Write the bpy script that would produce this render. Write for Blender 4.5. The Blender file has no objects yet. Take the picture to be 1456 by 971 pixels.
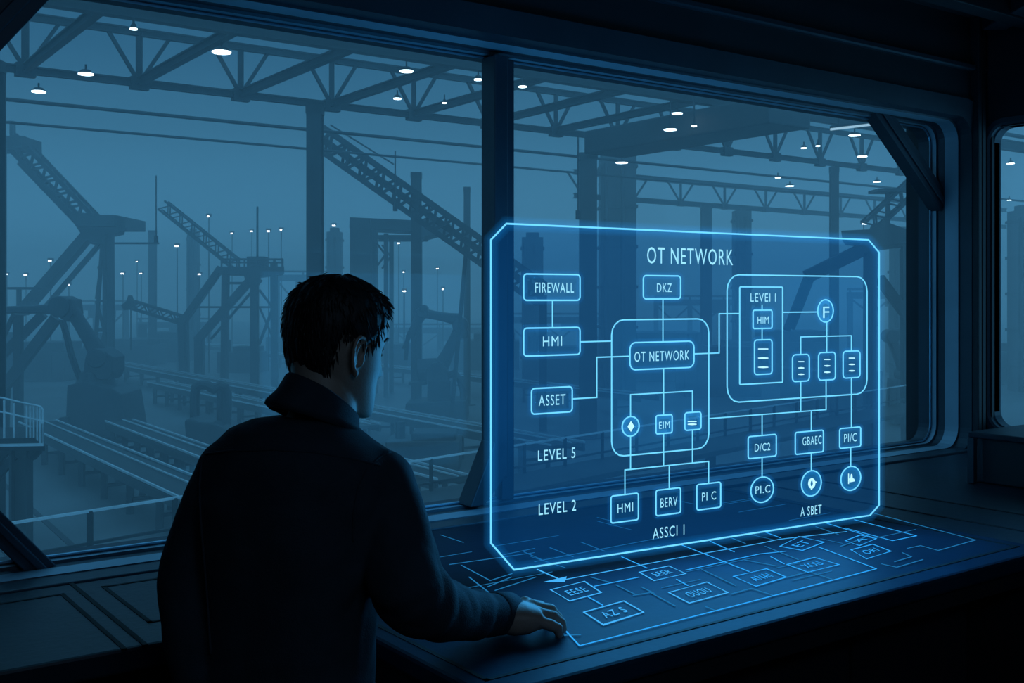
import bpy, bmesh, math, random
from mathutils import Vector, Matrix, noise
random.seed(7)
R = math.radians
sc = bpy.context.scene
COL = sc.collection

# ------------------------------------------------------------------ camera frame (photo taken as 1456x971)
CAMZ, F, CX, HY = 1.62, 1537.0, 728.0, 425.0
YAW = R(36)
SN, CS = math.sin(YAW), math.cos(YAW)
FWD, RGT, UP = Vector((SN, CS, 0)), Vector((CS, -SN, 0)), Vector((0, 0, 1))
CAM = Vector((0, 0, CAMZ))
HALL = -3.5                                  # factory floor level

def P(x, y, d):
    return CAM + d * (FWD + RGT * ((x - CX) / F) + UP * ((HY - y) / F))
def onY(x, y, Y):
    u = (x - CX) / F
    return P(x, y, Y / (CS - SN * u))
def onZ(x, y, z):
    return P(x, y, (CAMZ - z) * F / (y - HY))
def ground_y(d):
    return HY + (CAMZ - HALL) * F / d
def foot(x, d):
    return P(x, ground_y(d), d)

# ------------------------------------------------------------------ materials
def mat(name, color, rough=0.6, metal=0.0, var=0.25, scale=6.0, bump=0.0, bscale=40.0, stretch=None, spec=0.5):
    m = bpy.data.materials.new(name); m.use_nodes = True
    nt = m.node_tree; b = nt.nodes['Principled BSDF']
    tc = nt.nodes.new('ShaderNodeTexCoord')
    src = tc.outputs['Object']
    if stretch:
        mp = nt.nodes.new('ShaderNodeMapping'); mp.inputs['Scale'].default_value = stretch
        nt.links.new(src, mp.inputs['Vector']); src = mp.outputs['Vector']
    n = nt.nodes.new('ShaderNodeTexNoise'); n.inputs['Scale'].default_value = scale; n.inputs['Detail'].default_value = 5
    nt.links.new(src, n.inputs['Vector'])
    cr = nt.nodes.new('ShaderNodeValToRGB')
    c = Vector(color)
    cr.color_ramp.elements[0].color = (*(c * (1 - var)), 1); cr.color_ramp.elements[0].position = 0.3
    cr.color_ramp.elements[1].color = (*(c * (1 + var)), 1); cr.color_ramp.elements[1].position = 0.7
    nt.links.new(n.outputs['Fac'], cr.inputs['Fac'])
    nt.links.new(cr.outputs['Color'], b.inputs['Base Color'])
    b.inputs['Roughness'].default_value = rough
    b.inputs['Metallic'].default_value = metal
    b.inputs['Specular IOR Level'].default_value = spec
    if bump:
        n2 = nt.nodes.new('ShaderNodeTexNoise'); n2.inputs['Scale'].default_value = bscale; n2.inputs['Detail'].default_value = 6
        nt.links.new(src, n2.inputs['Vector'])
        bp = nt.nodes.new('ShaderNodeBump'); bp.inputs['Strength'].default_value = bump; bp.inputs['Distance'].default_value = 0.01
        nt.links.new(n2.outputs['Fac'], bp.inputs['Height']); nt.links.new(bp.outputs['Normal'], b.inputs['Normal'])
    return m

def emit(name, color, strength):
    m = bpy.data.materials.new(name); m.use_nodes = True
    nt = m.node_tree; nt.nodes.remove(nt.nodes['Principled BSDF'])
    e = nt.nodes.new('ShaderNodeEmission'); e.inputs['Color'].default_value = (*color, 1); e.inputs['Strength'].default_value = strength
    nt.links.new(e.outputs[0], nt.nodes['Material Output'].inputs['Surface'])
    return m

def sheet_of_light(name, color, strength, pass_color=(1, 1, 1)):
    """a hovering sheet of projected light: lets what lies behind through and adds its own even glow"""
    m = bpy.data.materials.new(name); m.use_nodes = True
    nt = m.node_tree; nt.nodes.remove(nt.nodes['Principled BSDF'])
    t = nt.nodes.new('ShaderNodeBsdfTransparent'); t.inputs['Color'].default_value = (*pass_color, 1)
    e = nt.nodes.new('ShaderNodeEmission'); e.inputs['Color'].default_value = (*color, 1); e.inputs['Strength'].default_value = strength
    a = nt.nodes.new('ShaderNodeAddShader')
    nt.links.new(t.outputs[0], a.inputs[0]); nt.links.new(e.outputs[0], a.inputs[1])
    nt.links.new(a.outputs[0], nt.nodes['Material Output'].inputs['Surface'])
    return m

def halo_emission(name, color, strength):  # soft glow around the hologram lines, put in as emissive tubes
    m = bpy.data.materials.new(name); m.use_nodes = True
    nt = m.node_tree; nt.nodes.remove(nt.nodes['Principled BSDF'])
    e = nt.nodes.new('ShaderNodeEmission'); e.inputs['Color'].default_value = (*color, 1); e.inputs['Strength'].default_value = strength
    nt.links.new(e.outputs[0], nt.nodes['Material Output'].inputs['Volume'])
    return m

def glass(name, tint, gloss):
    m = bpy.data.materials.new(name); m.use_nodes = True
    nt = m.node_tree; nt.nodes.remove(nt.nodes['Principled BSDF'])
    t = nt.nodes.new('ShaderNodeBsdfTransparent'); t.inputs['Color'].default_value = (*tint, 1)
    g = nt.nodes.new('ShaderNodeBsdfGlossy'); g.inputs['Roughness'].default_value = 0.02
    x = nt.nodes.new('ShaderNodeMixShader'); x.inputs[0].default_value = gloss
    nt.links.new(t.outputs[0], x.inputs[1]); nt.links.new(g.outputs[0], x.inputs[2])
    nt.links.new(x.outputs[0], nt.nodes['Material Output'].inputs['Surface'])
    return m

M = {
 'wall':    mat('wall_paint', (0.018, 0.028, 0.038), 0.55, 0, 0.2, 3, 0.1),
 'ceil':    mat('ceiling_paint', (0.018, 0.026, 0.034), 0.6, 0, 0.2, 3, 0.1),
 'floor':   mat('floor_rubber', (0.03, 0.04, 0.05), 0.6, 0, 0.2, 8, 0.2),
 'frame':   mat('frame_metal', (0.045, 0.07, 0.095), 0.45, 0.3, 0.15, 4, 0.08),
 'bevel':   mat('frame_bevel_lit', (0.36, 0.50, 0.60), 0.5, 0.2, 0.12, 4, 0.05),  # paler than the frame: window light on the reveals put into the colour
 'edge_glint':  mat('edge_glint_metal', (0.35, 0.55, 0.7), 0.3, 0.8, 0.1, 10),
 'desk':    mat('desk_panel', (0.014, 0.027, 0.045), 0.42, 0.0, 0.22, 5, 0.08, 60, spec=0.35),
 'table':   mat('table_glass_top', (0.008, 0.036, 0.070), 0.55, 0.0, 0.2, 5, 0.05, 60, spec=0.08),
 'groove':  mat('groove_black', (0.006, 0.008, 0.011), 0.8, 0, 0.1, 10),
 'skirt':   mat('desk_skirt', (0.012, 0.016, 0.022), 0.6, 0, 0.2, 5, 0.1),
 'steel':   mat('hall_steel', (0.035, 0.05, 0.06), 0.6, 0.2, 0.25, 0.8, 0.1, 3),
 'steel2':  mat('hall_painted_steel', (0.06, 0.075, 0.085), 0.55, 0.2, 0.25, 0.6, 0.1, 3),
 'robot':   mat('robot_paint', (0.055, 0.07, 0.085), 0.4, 0.1, 0.25, 1.2, 0.05, 4),
 'rail':    mat('rail_highlight_steel', (0.8, 0.86, 0.9), 0.4, 0.3, 0.2, 2),  # near-white, so the highlights along the rails sit in the colour
 'hall':    mat('hall_concrete', (0.13, 0.145, 0.155), 0.45, 0, 0.5, 0.22, 0.2, 2),
 'mark':    mat('floor_line_dark', (0.04, 0.045, 0.05), 0.7, 0, 0.3, 1),
 'belt':    mat('conveyor_belt', (0.022, 0.026, 0.03), 0.5, 0, 0.3, 3),
 'lamp':    emit('lamp_lens', (0.75, 0.92, 1.0), 6.0),
 'flood':   emit('flood_lens', (0.85, 0.95, 1.0), 7.0),
 'glass':   glass('window_glass', (0.93, 0.97, 0.99), 0.014),
 'line':    emit('hologram_line', (0.16, 0.66, 1.0), 1.15),
 'text':    emit('hologram_text', (0.32, 0.78, 1.0), 1.1),
 'icon':    emit('hologram_icon', (0.45, 0.85, 1.0), 1.3),
 'pane':    sheet_of_light('hologram_pane', (0.015, 0.30, 1.0), 0.075, (0.52, 0.66, 0.74)),
 'fill':    sheet_of_light('hologram_fill', (0.02, 0.38, 1.0), 0.05),
 'fill2':   sheet_of_light('hologram_bright_fill', (0.03, 0.42, 1.0), 0.22),
 'halo':    halo_emission('hologram_halo', (0.01, 0.32, 1.0), 4.5),
 'halo2':   halo_emission('hologram_soft_halo', (0.01, 0.34, 1.0), 2.4),
 'beam':    emit('table_line', (0.03, 0.38, 0.95), 1.05),
 'beam2':   emit('table_line_faint', (0.025, 0.28, 0.66), 0.6),
 'beam3':   emit('table_line_bright', (0.06, 0.46, 1.0), 1.0),
 'skin':    mat('skin', (0.36, 0.27, 0.22), 0.5, 0, 0.08, 20, 0.1, 200),
 'hair':    mat('dark_hair', (0.008, 0.008, 0.010), 0.55, 0, 0.3, 60, 0.3, 300, (1, 1, 0.2)),
 'jacket':  mat('navy_cotton', (0.028, 0.041, 0.058), 0.85, 0, 0.2, 14, 0.25, 350, spec=0.25),
 'trouser': mat('black_cotton', (0.012, 0.013, 0.016), 0.9, 0, 0.2, 14, 0.2, 300, spec=0.2),
 'shoe':    mat('black_leather', (0.01, 0.01, 0.011), 0.4, 0, 0.2, 14, 0.1, 100),
 'iris':    mat('iris_brown', (0.03, 0.02, 0.015), 0.2, 0, 0.2, 40),
 'lip':     mat('lips', (0.30, 0.16, 0.14), 0.5, 0, 0.1, 30),
 'eye':     mat('eye_white', (0.7, 0.7, 0.7), 0.2, 0, 0.05, 14),
}

# ------------------------------------------------------------------ mesh building
class MB:
    def __init__(s): s.v = []; s.f = []
    def add(s, vs, fs):
        n = len(s.v); s.v += [Vector(v) for v in vs]; s.f += [tuple(i + n for i in f) for f in fs]; return s
    def box(s, lo, hi):
        x0, y0, z0 = lo; x1, y1, z1 = hi
        return s.add([(x0,y0,z0),(x1,y0,z0),(x1,y1,z0),(x0,y1,z0),(x0,y0,z1),(x1,y0,z1),(x1,y1,z1),(x0,y1,z1)],
                     [(0,3,2,1),(4,5,6,7),(0,1,5,4),(1,2,6,5),(2,3,7,6),(3,0,4,7)])
    def obox(s, c, ax, ay, az):
        c, ax, ay, az = Vector(c), Vector(ax), Vector(ay), Vector(az)
        vs = [c + sx*ax + sy*ay + sz*az for sz in (-1,1) for sx, sy in ((-1,-1),(1,-1),(1,1),(-1,1))]
        return s.add(vs, [(0,3,2,1),(4,5,6,7),(0,1,5,4),(1,2,6,5),(2,3,7,6),(3,0,4,7)])
    def bar(s, p, q, w, h=None, up=UP):
        """rectangular bar from p to q; w across, h along up"""
        p, q = Vector(p), Vector(q); h = h or w
        t = (q - p).normalized()
        if abs(t.dot(up)) > 0.98: up = FWD
        a = t.cross(up).normalized(); b = a.cross(t).normalized()
        return s.obox((p + q) / 2, a * w / 2, b * h / 2, (q - p) / 2)
    def ibar(s, p, q, w, h, t=0.02, up=UP):
        """I-section beam"""
        p, q = Vector(p), Vector(q)
        d = (q - p).normalized()
        if abs(d.dot(up)) > 0.98: up = FWD
        a = d.cross(up).normalized(); b = a.cross(d).normalized()
        pr = [(-w/2,-h/2),(w/2,-h/2),(w/2,-h/2+t),(t/2,-h/2+t),(t/2,h/2-t),(w/2,h/2-t),(w/2,h/2),(-w/2,h/2),(-w/2,h/2-t),(-t/2,h/2-t),(-t/2,-h/2+t),(-w/2,-h/2+t)]
        n = len(pr)
        vs = [e + a*x + b*y for e in (p, q) for x, y in pr]
        fs = [(i, (i+1) % n, n + (i+1) % n, n + i) for i in range(n)] + [tuple(range(n))[::-1], tuple(range(n, 2*n))]
        return s.add(vs, fs)
    def tube(s, p, q, r, r2=None, n=12):
        return s.sweep([p, q], [r, r if r2 is None else r2], n)
    def sweep(s, pts, rad, n=8, closed=False, flat=1.0, ref=UP):
        pts = [Vector(p) for p in pts]; m = len(pts)
        if not isinstance(rad, (list, tuple)): rad = [rad] * m
        rings = []; prev = None
        for i, p in enumerate(pts):
            if closed: t0 = (p - pts[i-1]).normalized(); t1 = (pts[(i+1) % m] - p).normalized()
            else:
                t0 = (p - pts[max(i-1, 0)]) if i else (pts[1] - p); t1 = (pts[min(i+1, m-1)] - p) if i < m-1 else t0
                t0 = t0.normalized(); t1 = t1.normalized()
            t = (t0 + t1)
            t = t.normalized() if t.length > 1e-6 else t0
            if prev is None:
                a = t.cross(ref)
                if a.length < 1e-3: a = t.cross(FWD)
                a.normalize()
            else:
                a = (prev - t * prev.dot(t)).normalized()
            prev = a; b = t.cross(a)
            cosh = max(0.35, t.dot(t0))
            k = 1 / cosh
            out = (t1 - t0)
            o = out.normalized() if out.length > 1e-5 else None
            ring = []
            for j in range(n):
                w = 2*math.pi*(j + 0.5)/n
                v = (a*math.cos(w) + b*math.sin(w)*flat) * rad[i]
                if o is not None and k > 1.001:
                    v = v + o * (v.dot(o)) * (k - 1)
                ring.append(p + v)
            rings.append(ring)
        vs = [v for r_ in rings for v in r_]; fs = []
        for i in range(m if closed else m - 1):
            i2 = (i + 1) % m
            for j in range(n):
                j2 = (j + 1) % n
                fs.append((i*n+j, i*n+j2, i2*n+j2, i2*n+j))
        if not closed: fs += [tuple(range(n))[::-1], tuple(range((m-1)*n, m*n))]
        return s.add(vs, fs)
    def loft(s, secs, n=32, cap=True):
        """secs: (centre, axis a, axis b, exponent)"""
        vs = []; m = len(secs)
        for c, a, b, e in secs:
            c, a, b = Vector(c), Vector(a), Vector(b)
            for j in range(n):
                w = 2*math.pi*j/n
                x, y = math.cos(w), math.sin(w)
                x = math.copysign(abs(x)**(2/e), x); y = math.copysign(abs(y)**(2/e), y)
                vs.append(c + a*x + b*y)
        fs = [(i*n+j, i*n+(j+1) % n, (i+1)*n+(j+1) % n, (i+1)*n+j) for i in range(m-1) for j in range(n)]
        if cap: fs += [tuple(range(n))[::-1], tuple(range((m-1)*n, m*n))]
        return s.add(vs, fs)
    def prism(s, poly, ext):
        """planar polygon extruded by vector ext"""
        n = len(poly); ext = Vector(ext)
        vs = [Vector(p) for p in poly] + [Vector(p) + ext for p in poly]
        return s.add(vs, [tuple(range(n))[::-1], tuple(range(n, 2*n))] + [(i, (i+1) % n, n+(i+1) % n, n+i) for i in range(n)])
    def ball(s, c, r, n=16, m=10, sc3=(1,1,1), rot=None):
        c = Vector(c); vs = []; fs = []
        rings = [[(math.sin(math.pi*i/m)*math.cos(2*math.pi*j/n), math.sin(math.pi*i/m)*math.sin(2*math.pi*j/n), math.cos(math.pi*i/m)) for j in range(n)] for i in range(1, m)]
        pts = [(0,0,1)] + [p for r_ in rings for p in r_] + [(0,0,-1)]
        for p in pts:
            v = Vector((p[0]*sc3[0], p[1]*sc3[1], p[2]*sc3[2])) * r
            if rot is not None: v = rot @ v
            vs.append(c + v)
        for j in range(n): fs.append((0, 1+j, 1+(j+1) % n))
        for i in range(m-2):
            for j in range(n): fs.append((1+i*n+j, 1+(i+1)*n+j, 1+(i+1)*n+(j+1) % n, 1+i*n+(j+1) % n))
        L = len(pts)-1
        for j in range(n): fs.append((L, 1+(m-2)*n+(j+1) % n, 1+(m-2)*n+j))
        return s.add(vs, fs)
    def mesh(s, name, off=Vector((0,0,0)), fix=True):
        me = bpy.data.meshes.new(name)
        me.from_pydata([v - off for v in s.v], [], s.f); me.validate()
        if fix:
            bm = bmesh.new(); bm.from_mesh(me); bmesh.ops.recalc_face_normals(bm, faces=bm.faces); bm.to_mesh(me); bm.free()
        return me
    def build(s, name, m, parent=None, smooth=False, bevel=0, origin=None):
        """one mesh object. A part's vertices are written relative to its thing's base point."""
        if parent is not None: off = Vector(root_of(parent)['_o'])
        elif origin is not None: off = Vector(origin)
        else:
            xs = [v.x for v in s.v]; ys = [v.y for v in s.v]; zs = [v.z for v in s.v]
            off = Vector(((min(xs)+max(xs))/2, (min(ys)+max(ys))/2, min(zs)))
        me = s.mesh(name, off)
        o = bpy.data.objects.new(name, me); COL.objects.link(o)
        me.materials.append(M[m] if isinstance(m, str) else m)
        if smooth:
            for p in me.polygons: p.use_smooth = True
        if bevel:
            b = o.modifiers.new('bevel', 'BEVEL'); b.width = bevel; b.segments = 2; b.limit_method = 'ANGLE'; b.angle_limit = R(50)
        if parent is not None: o.parent = parent
        else: o.location = off; o['_o'] = list(off)
        return o

def root_of(o):
    while o.parent is not None: o = o.parent
    return o
def thing(name, label, cat, base, group=None):
    o = bpy.data.objects.new(name, None); COL.objects.link(o)
    o.empty_display_size = 0.1
    o.location = base; o['_o'] = list(base); o['label'] = label; o['category'] = cat
    if group: o['group'] = group
    return o
def tag(o, label, cat, group=None, kind=None):
    o['label'] = label; o['category'] = cat
    if group: o['group'] = group
    if kind: o['kind'] = kind
    return o
def struct(o, label=None):
    o['kind'] = 'structure'
    if label: o['label'] = label
    return o
def bar(name, p, q, w, h, m, parent, bevel=0):
    return MB().bar(p, q, w, h).build(name, m, parent, bevel=bevel)
HAZE = 0.0135
HOLO_W, TABLE_W, FILL_W = 11.5, 2.0, 11.0
SKY_H, SKY_M, SKY_Z, SKY_S = (.042, .152, .255), (.008, .034, .064), (.034, .130, .22), 2.9
EXPO = 0.0
# ================================================================== THE CONTROL ROOM
DZ = 1.0                                     # height of the worktops
X0, X1, Z0, Z1, YG = 0.30, 4.125, 1.022, 2.34, 2.68     # the big window's glass
XR, YB, XL, ZC, YW = 4.25, -3.2, -3.4, 2.78, 2.50       # right wall, back wall, left wall, ceiling, window wall's inner face

struct(MB().box((XL-.2, YB-.2, -.12), (XR+.2, 2.9, 0)).build('floor', 'floor'), 'dark floor of the control room')
struct(MB().box((XL-.2, YB-.2, ZC), (XR+.2, 2.9, ZC+.15)).build('ceiling', 'ceil'), 'dark ceiling of the control room')
struct(MB().box((XL-.2, YB-.2, 0), (XR+.2, YB, ZC)).build('wall_back', 'wall'))
struct(MB().box((XL-.2, YB, 0), (XL, 2.9, ZC)).build('wall_left', 'wall'))
w = MB()
w.box((XL, YW, 0), (XR, 2.8, Z0-.03)); w.box((XL, YW, Z1+.03), (XR, 2.8, ZC))
w.box((XL, YW, Z0-.03), (X0-.03, 2.8, Z1+.03)); w.box((X1+.03, YW, Z0-.03), (XR, 2.8, Z1+.03))
struct(w.build('wall_front', 'wall'), 'dark wall around the big window')
V0, V1, VZ0, VZ1 = 0.9, 2.46, 1.09, 2.33     # second window in the right wall
w = MB()
w.box((XR, YB, 0), (XR+.06, 2.8, VZ0)); w.box((XR, YB, VZ1), (XR+.06, 2.8, ZC))
w.box((XR, YB, VZ0), (XR+.06, V0, VZ1)); w.box((XR, V1, VZ0), (XR+.06, 2.8, VZ1))
struct(w.build('wall_right', 'wall'), 'dark wall to the right of the corner pillar')

def rounded_loop(a0, a1, b0, b1, r, n=7):
    pts = []
    for cx, cy, s in ((a1-r, b1-r, 0), (a0+r, b1-r, 90), (a0+r, b0+r, 180), (a1-r, b0+r, 270)):
        for i in range(n):
            t = R(s + 90*i/(n-1)); pts.append((cx + r*math.cos(t), cy + r*math.sin(t)))
    return pts
def frame_loft(loops):
    b = MB(); n = len(loops[0])
    for l in loops: b.v += [Vector(p) for p in l]
    for i in range(len(loops)-1):
        for j in range(n): b.f.append((i*n+j, i*n+(j+1) % n, (i+1)*n+(j+1) % n, (i+1)*n+j))
    return b

# ---- window_1: frame, glass-edge highlight, braces, mullion, panes
prof = [(0,2.72,.07),(0,2.665,.07),(.007,2.662,.075),(.007,2.64,.075),(.015,2.636,.08),(.015,2.605,.08),(.017,2.545,.082),(.024,2.543,.085),(.026,2.49,.09),(.10,2.482,.12),(.10,2.505,.12)]
loops = [[(x, y, z) for x, z in rounded_loop(X0-o, X1+o, Z0-o*.9, Z1+o, r)] for o, y, r in prof]
win = struct(frame_loft(loops[:3]).build('window_1', 'frame', origin=(X0, YG, Z0)), 'big control room window looking out over the factory hall')
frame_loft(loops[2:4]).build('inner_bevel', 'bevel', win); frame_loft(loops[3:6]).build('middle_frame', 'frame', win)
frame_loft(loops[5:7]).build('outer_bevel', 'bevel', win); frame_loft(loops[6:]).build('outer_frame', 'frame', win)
MB().sweep([(x, 2.664, z) for x, z in rounded_loop(X0, X1, Z0, Z1, .07)], .0035, 6, closed=True).build('glass_edge_glint', 'edge_glint', win)  # bright strip added as the reflected highlight along the glass edge
bright = MB().box((X0-.01, YG-.004, Z0-.01), (X1+.01, YG+.004, Z1+.01)).build('glass_pane', 'glass', win)
# mullion: slim post with a broader back half, foot splayed to the left
mx = 1.845
m_ = MB().box((mx-.018, 2.60, 1.09), (mx+.030, 2.672, Z1))
m_.box((mx+.030, 2.63, Z0-.005), (mx+.075, 2.672, Z1))
m_.build('mullion', 'frame', win, bevel=.004); m_ = MB()
m_.prism([(mx-.019, 2.598, 1.20), (mx+.030, 2.60, 1.20), (mx+.030, 2.60, 1.10), (mx-.055, 2.60, Z0-.005), (mx-.105, 2.60, Z0-.005)], (0, .072, 0))
m_.build('mullion_foot', 'frame', win, bevel=.004)
def brace(name, a, b, width, y0=2.615, y1=2.672):
    """diagonal corner bar in the window plane; a, b = (x, z) of its upper edge"""
    a, b = Vector((a[0], 0, a[1])), Vector((b[0], 0, b[1]))
    t = (b - a).normalized(); n = Vector((-t.z, 0, t.x))
    n = n * width
    q = [a, b, b + n, a + n]
    k = MB().prism([(p.x, y0, p.z) for p in q], (0, y1 - y0, 0))
    q2 = [a + n*.30, b + n*.30, b + n*.62, a + n*.62]
    k.prism([(p.x, y0-.008, p.z) for p in q2], (0, .01, 0))
    return k.build(name, 'frame', win, bevel=.003)
brace('corner_brace', (3.67, 2.36), (4.13, 1.99), .085)
brace('corner_brace', (X0-.02, 1.40), (.615, 1.005), -.055)
brace('corner_brace', (X0-.02, 1.90), (.64, 2.36), .085)
# outer ledge and inner sill of the window
MB().box((X0-.1, 2.47, .988), (X1+.2, 2.56, 1.004)).build('sill', 'frame', win, bevel=.003)

# ---- window_2 in the right wall
prof2 = [(0,.07),(0,.02),(.006,.018),(.006,-.004),(.014,-.012),(.034,-.014),(.034,.01)]
loops = [[(XR+dx, y, z) for y, z in rounded_loop(V0-o, V1+o, VZ0-o, VZ1+o, .06+o)] for o, dx in prof2]
win2 = struct(frame_loft(loops).build('window_2', 'frame', origin=(XR, V0, VZ0)), 'narrow strip of a second window beyond the corner pillar')
MB().box((XR+.030, V0-.005, VZ0-.005), (XR+.036, V1+.005, VZ1+.005)).build('glass_pane', 'glass', win2)

# ---- corner pillar, coves and ribs
p_ = MB()
for x0, x1, y0 in ((4.155, 4.180, 2.462), (4.195, 4.222, 2.468)):
    p_.box((x0, y0, 0), (x1, YW+.01, ZC))
struct(p_.build('trim_1', 'wall', bevel=.004), 'ribbed corner pillar between the two windows')
struct(MB().prism([(XL, 2.482, 2.560), (XL, 2.474, 2.565), (XL, 2.474, 2.580), (XL, 2.51, 2.580), (XL, 2.51, 2.560)], (XR-XL, 0, 0)).build('trim_2', 'frame'), 'cove strip along the wall above the big window')
struct(MB().box((XL, 2.22, 2.70), (XR, 2.30, ZC+.01)).build('trim_3', 'wall', bevel=.004), 'ceiling rail parallel to the big window')
k = MB(); a = Vector((4.16, 2.40, ZC-.03)); b = Vector((2.95, 0.75, ZC-.03))
k.bar(a, b, .10, .08); k.bar(a + Vector((.10, -.07, .0)), b + Vector((.10, -.07, .0)), .03, .05)
struct(k.build('trim_4', 'frame', bevel=.004), 'diagonal ceiling rib running from the corner pillar')
struct(MB().bar((4.20, 1.9, ZC-.05), (3.3, .55, ZC-.05), .12, .1).build('trim_5', 'ceil', bevel=.004), 'second ceiling rib')
struct(MB().box((XL, YW-.02, 0), (-.35, YW, .1)).build('baseboard_front', 'skirt'))

# ---- left control desk
YF, YT = 1.955, 1.385                        # front edges: left desk, projection table
TX0, TX1 = 0.96, 2.66
desk = thing('control_desk', 'dark control desk with inset panels under the window, left of the man', 'desk', (0.2, 2.2, 0))
MB().box((-1.6, YF, DZ-.045), (TX0-.004, 2.468, DZ)).build('worktop', 'desk', desk, bevel=.006)
MB().box((-1.55, YF+.10, .08), (TX0-.01, 2.46, DZ-.045)).build('base_cabinet', 'skirt', desk)
MB().box((-1.50, YF+.14, 0), (TX0-.03, 2.44, .08)).build('plinth', 'skirt', desk)
def strip(pts, w, z0, z1):
    """flat inlaid strip following (x, y) points"""
    b = MB(); n = len(pts)
    for i in range(n-1):
        a, c = Vector((*pts[i], 0)), Vector((*pts[i+1], 0))
        t = (c - a).normalized(); s_ = Vector((-t.y, t.x, 0)) * w / 2
        a = a - t * w/2; c = c + t * w/2
        b.prism([(*(a - s_).xy, z0), (*(c - s_).xy, z0), (*(c + s_).xy, z0), (*(a + s_).xy, z0)], (0, 0, z1 - z0))
    return b
for pts, wd in (([(.607, 2.465), (.607, YF+.002)], .010),
            ([(-.40, 2.39), (.57, 2.39), (.57, YF+.002)], .009),
            ([(.90, 2.40), (.657, 2.40), (.657, 2.085), (.90, 2.085)], .009),
            ([(-.445, 2.465), (-.445, YF+.002)], .010)):
    strip(pts, wd, DZ-.004, DZ+.0012).build('panel_groove', 'groove', desk)
# ---- projection table
tab = thing('projection_table', 'wide dark table with glowing lines on top, right of the man', 'table', (1.8, 1.9, 0))
top = MB().box((TX0, YT, DZ-.04), (TX1, 2.468, DZ))
top.build('table_top', 'table', tab, bevel=.008)
MB().box((TX0+.012, YT+.02, DZ-.085), (TX1-.012, 2.46, DZ-.04)).build('apron', 'skirt', tab, bevel=.004)
MB().box((TX0+.10, YT+.16, .07), (TX1-.10, 2.45, DZ-.085)).build('pedestal', 'skirt', tab, bevel=.01)
for xx in (1.52, 2.08):
    MB().box((xx-.006, YT+.152, .10), (xx+.006, YT+.165, DZ-.12)).build('panel_seam', 'groove', tab)
MB().box((TX0+.16, YT+.22, 0), (TX1-.16, 2.42, .07)).build('plinth', 'skirt', tab)
strip([(1.0, 2.44), (1.0, 1.447), (TX1-.045, 1.447)], .009, DZ-.004, DZ+.0012).build('panel_groove', 'groove', tab)
strip([(TX1-.045, 1.447), (TX1-.045, 2.44)], .008, DZ-.004, DZ+.0012).build('panel_groove', 'groove', tab)
# ---- side counter along the right wall
cnt = thing('side_counter', 'dark side counter right of the glowing table, running to the second window', 'counter', (3.5, 1.6, 0))
MB().box((TX1+.006, .2, DZ-.05), (XR-.01, 2.468, DZ-.004)).build('worktop', 'desk', cnt, bevel=.006)
MB().box((TX1+.05, .25, .08), (XR-.01, 2.46, DZ-.05)).build('base_cabinet', 'skirt', cnt)
MB().box((TX1+.09, .29, 0), (XR-.01, 2.44, .08)).build('plinth', 'skirt', cnt)
for xx in (2.815, 3.03):
    strip([(xx, 2.44), (xx, .21)], .010, DZ-.01, DZ-.0022).build('panel_groove', 'groove', cnt)
box = thing('equipment_cabinet', 'low dark equipment cabinet standing on the side counter below the second window', 'cabinet', (3.82, 1.5, DZ-.003))
MB().box((3.44, .9, DZ-.003), (4.20, 2.03, 1.15)).build('body', 'wall', box, bevel=.006)
MB().box((3.41, .88, 1.15), (4.215, 2.06, 1.17)).build('lid', 'desk', box, bevel=.004)
for xx in (3.41, 3.46):
    MB().box((xx-.012, 2.032, DZ-.003), (xx+.012, 2.056, 1.15)).build('corner_post', 'frame', box, bevel=.003)
# ================================================================== THE HOLOGRAM
HA, HB = onZ(731, 810, DZ+.022), onZ(1238, 732.5, DZ+.022); HA.z = HB.z = 0
HD = (HB - HA).normalized(); HN = Vector((HD.y, -HD.x, 0))        # HN points towards the room
def hol(x, y):
    """(along, height) on the hologram's plane under a photo pixel"""
    ray = FWD + RGT*((x-CX)/F) + UP*((HY-y)/F)
    t = (HA - Vector((0,0,0))).dot(HN) / ray.dot(HN)
    p = CAM + ray*t
    return ((p - HA).dot(HD), p.z)
def H(s, z, lift=0.0):
    return Vector((HA.x + HD.x*s, HA.y + HD.y*s, z)) + HN*lift
def hpx(x, y, lift=0.0):
    return H(*hol(x, y), lift)
holo = thing('holographic_display', 'glowing blue see-through panel titled OT NETWORK standing above the table', 'hologram', (2.05, 1.953, DZ))

border_px = [(720,318),(1235,341),(1250,359),(1250,718),(1237,733),(731,810),(698,772),(698,341)]
bp = [hol(*p) for p in border_px]
sL = (bp[6][0]+bp[7][0])/2; sR = (bp[2][0]+bp[3][0])/2; zb = min(bp[4][1], bp[5][1]); zb = DZ+.022; zt = (bp[0][1]+bp[1][1])/2
bp = [(bp[0][0], bp[0][1]), (bp[1][0], bp[1][1]), (sR, bp[2][1]), (sR, bp[3][1]), (bp[4][0], zb), (bp[5][0], zb), (sL, bp[6][1]), (sL, bp[7][1])]
MB().sweep([H(*p) for p in bp], .0020, 6, closed=True).build('border_line', 'line', holo)
pn = MB(); pn.add([H(*p, -.004) for p in bp], [tuple(range(len(bp)))]); pn.build('light_pane', 'pane', holo)
for r_ in (.005, .010, .017): MB().sweep([H(*p) for p in bp], r_, 12, closed=True).build('border_halo', 'halo2', holo)

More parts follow.
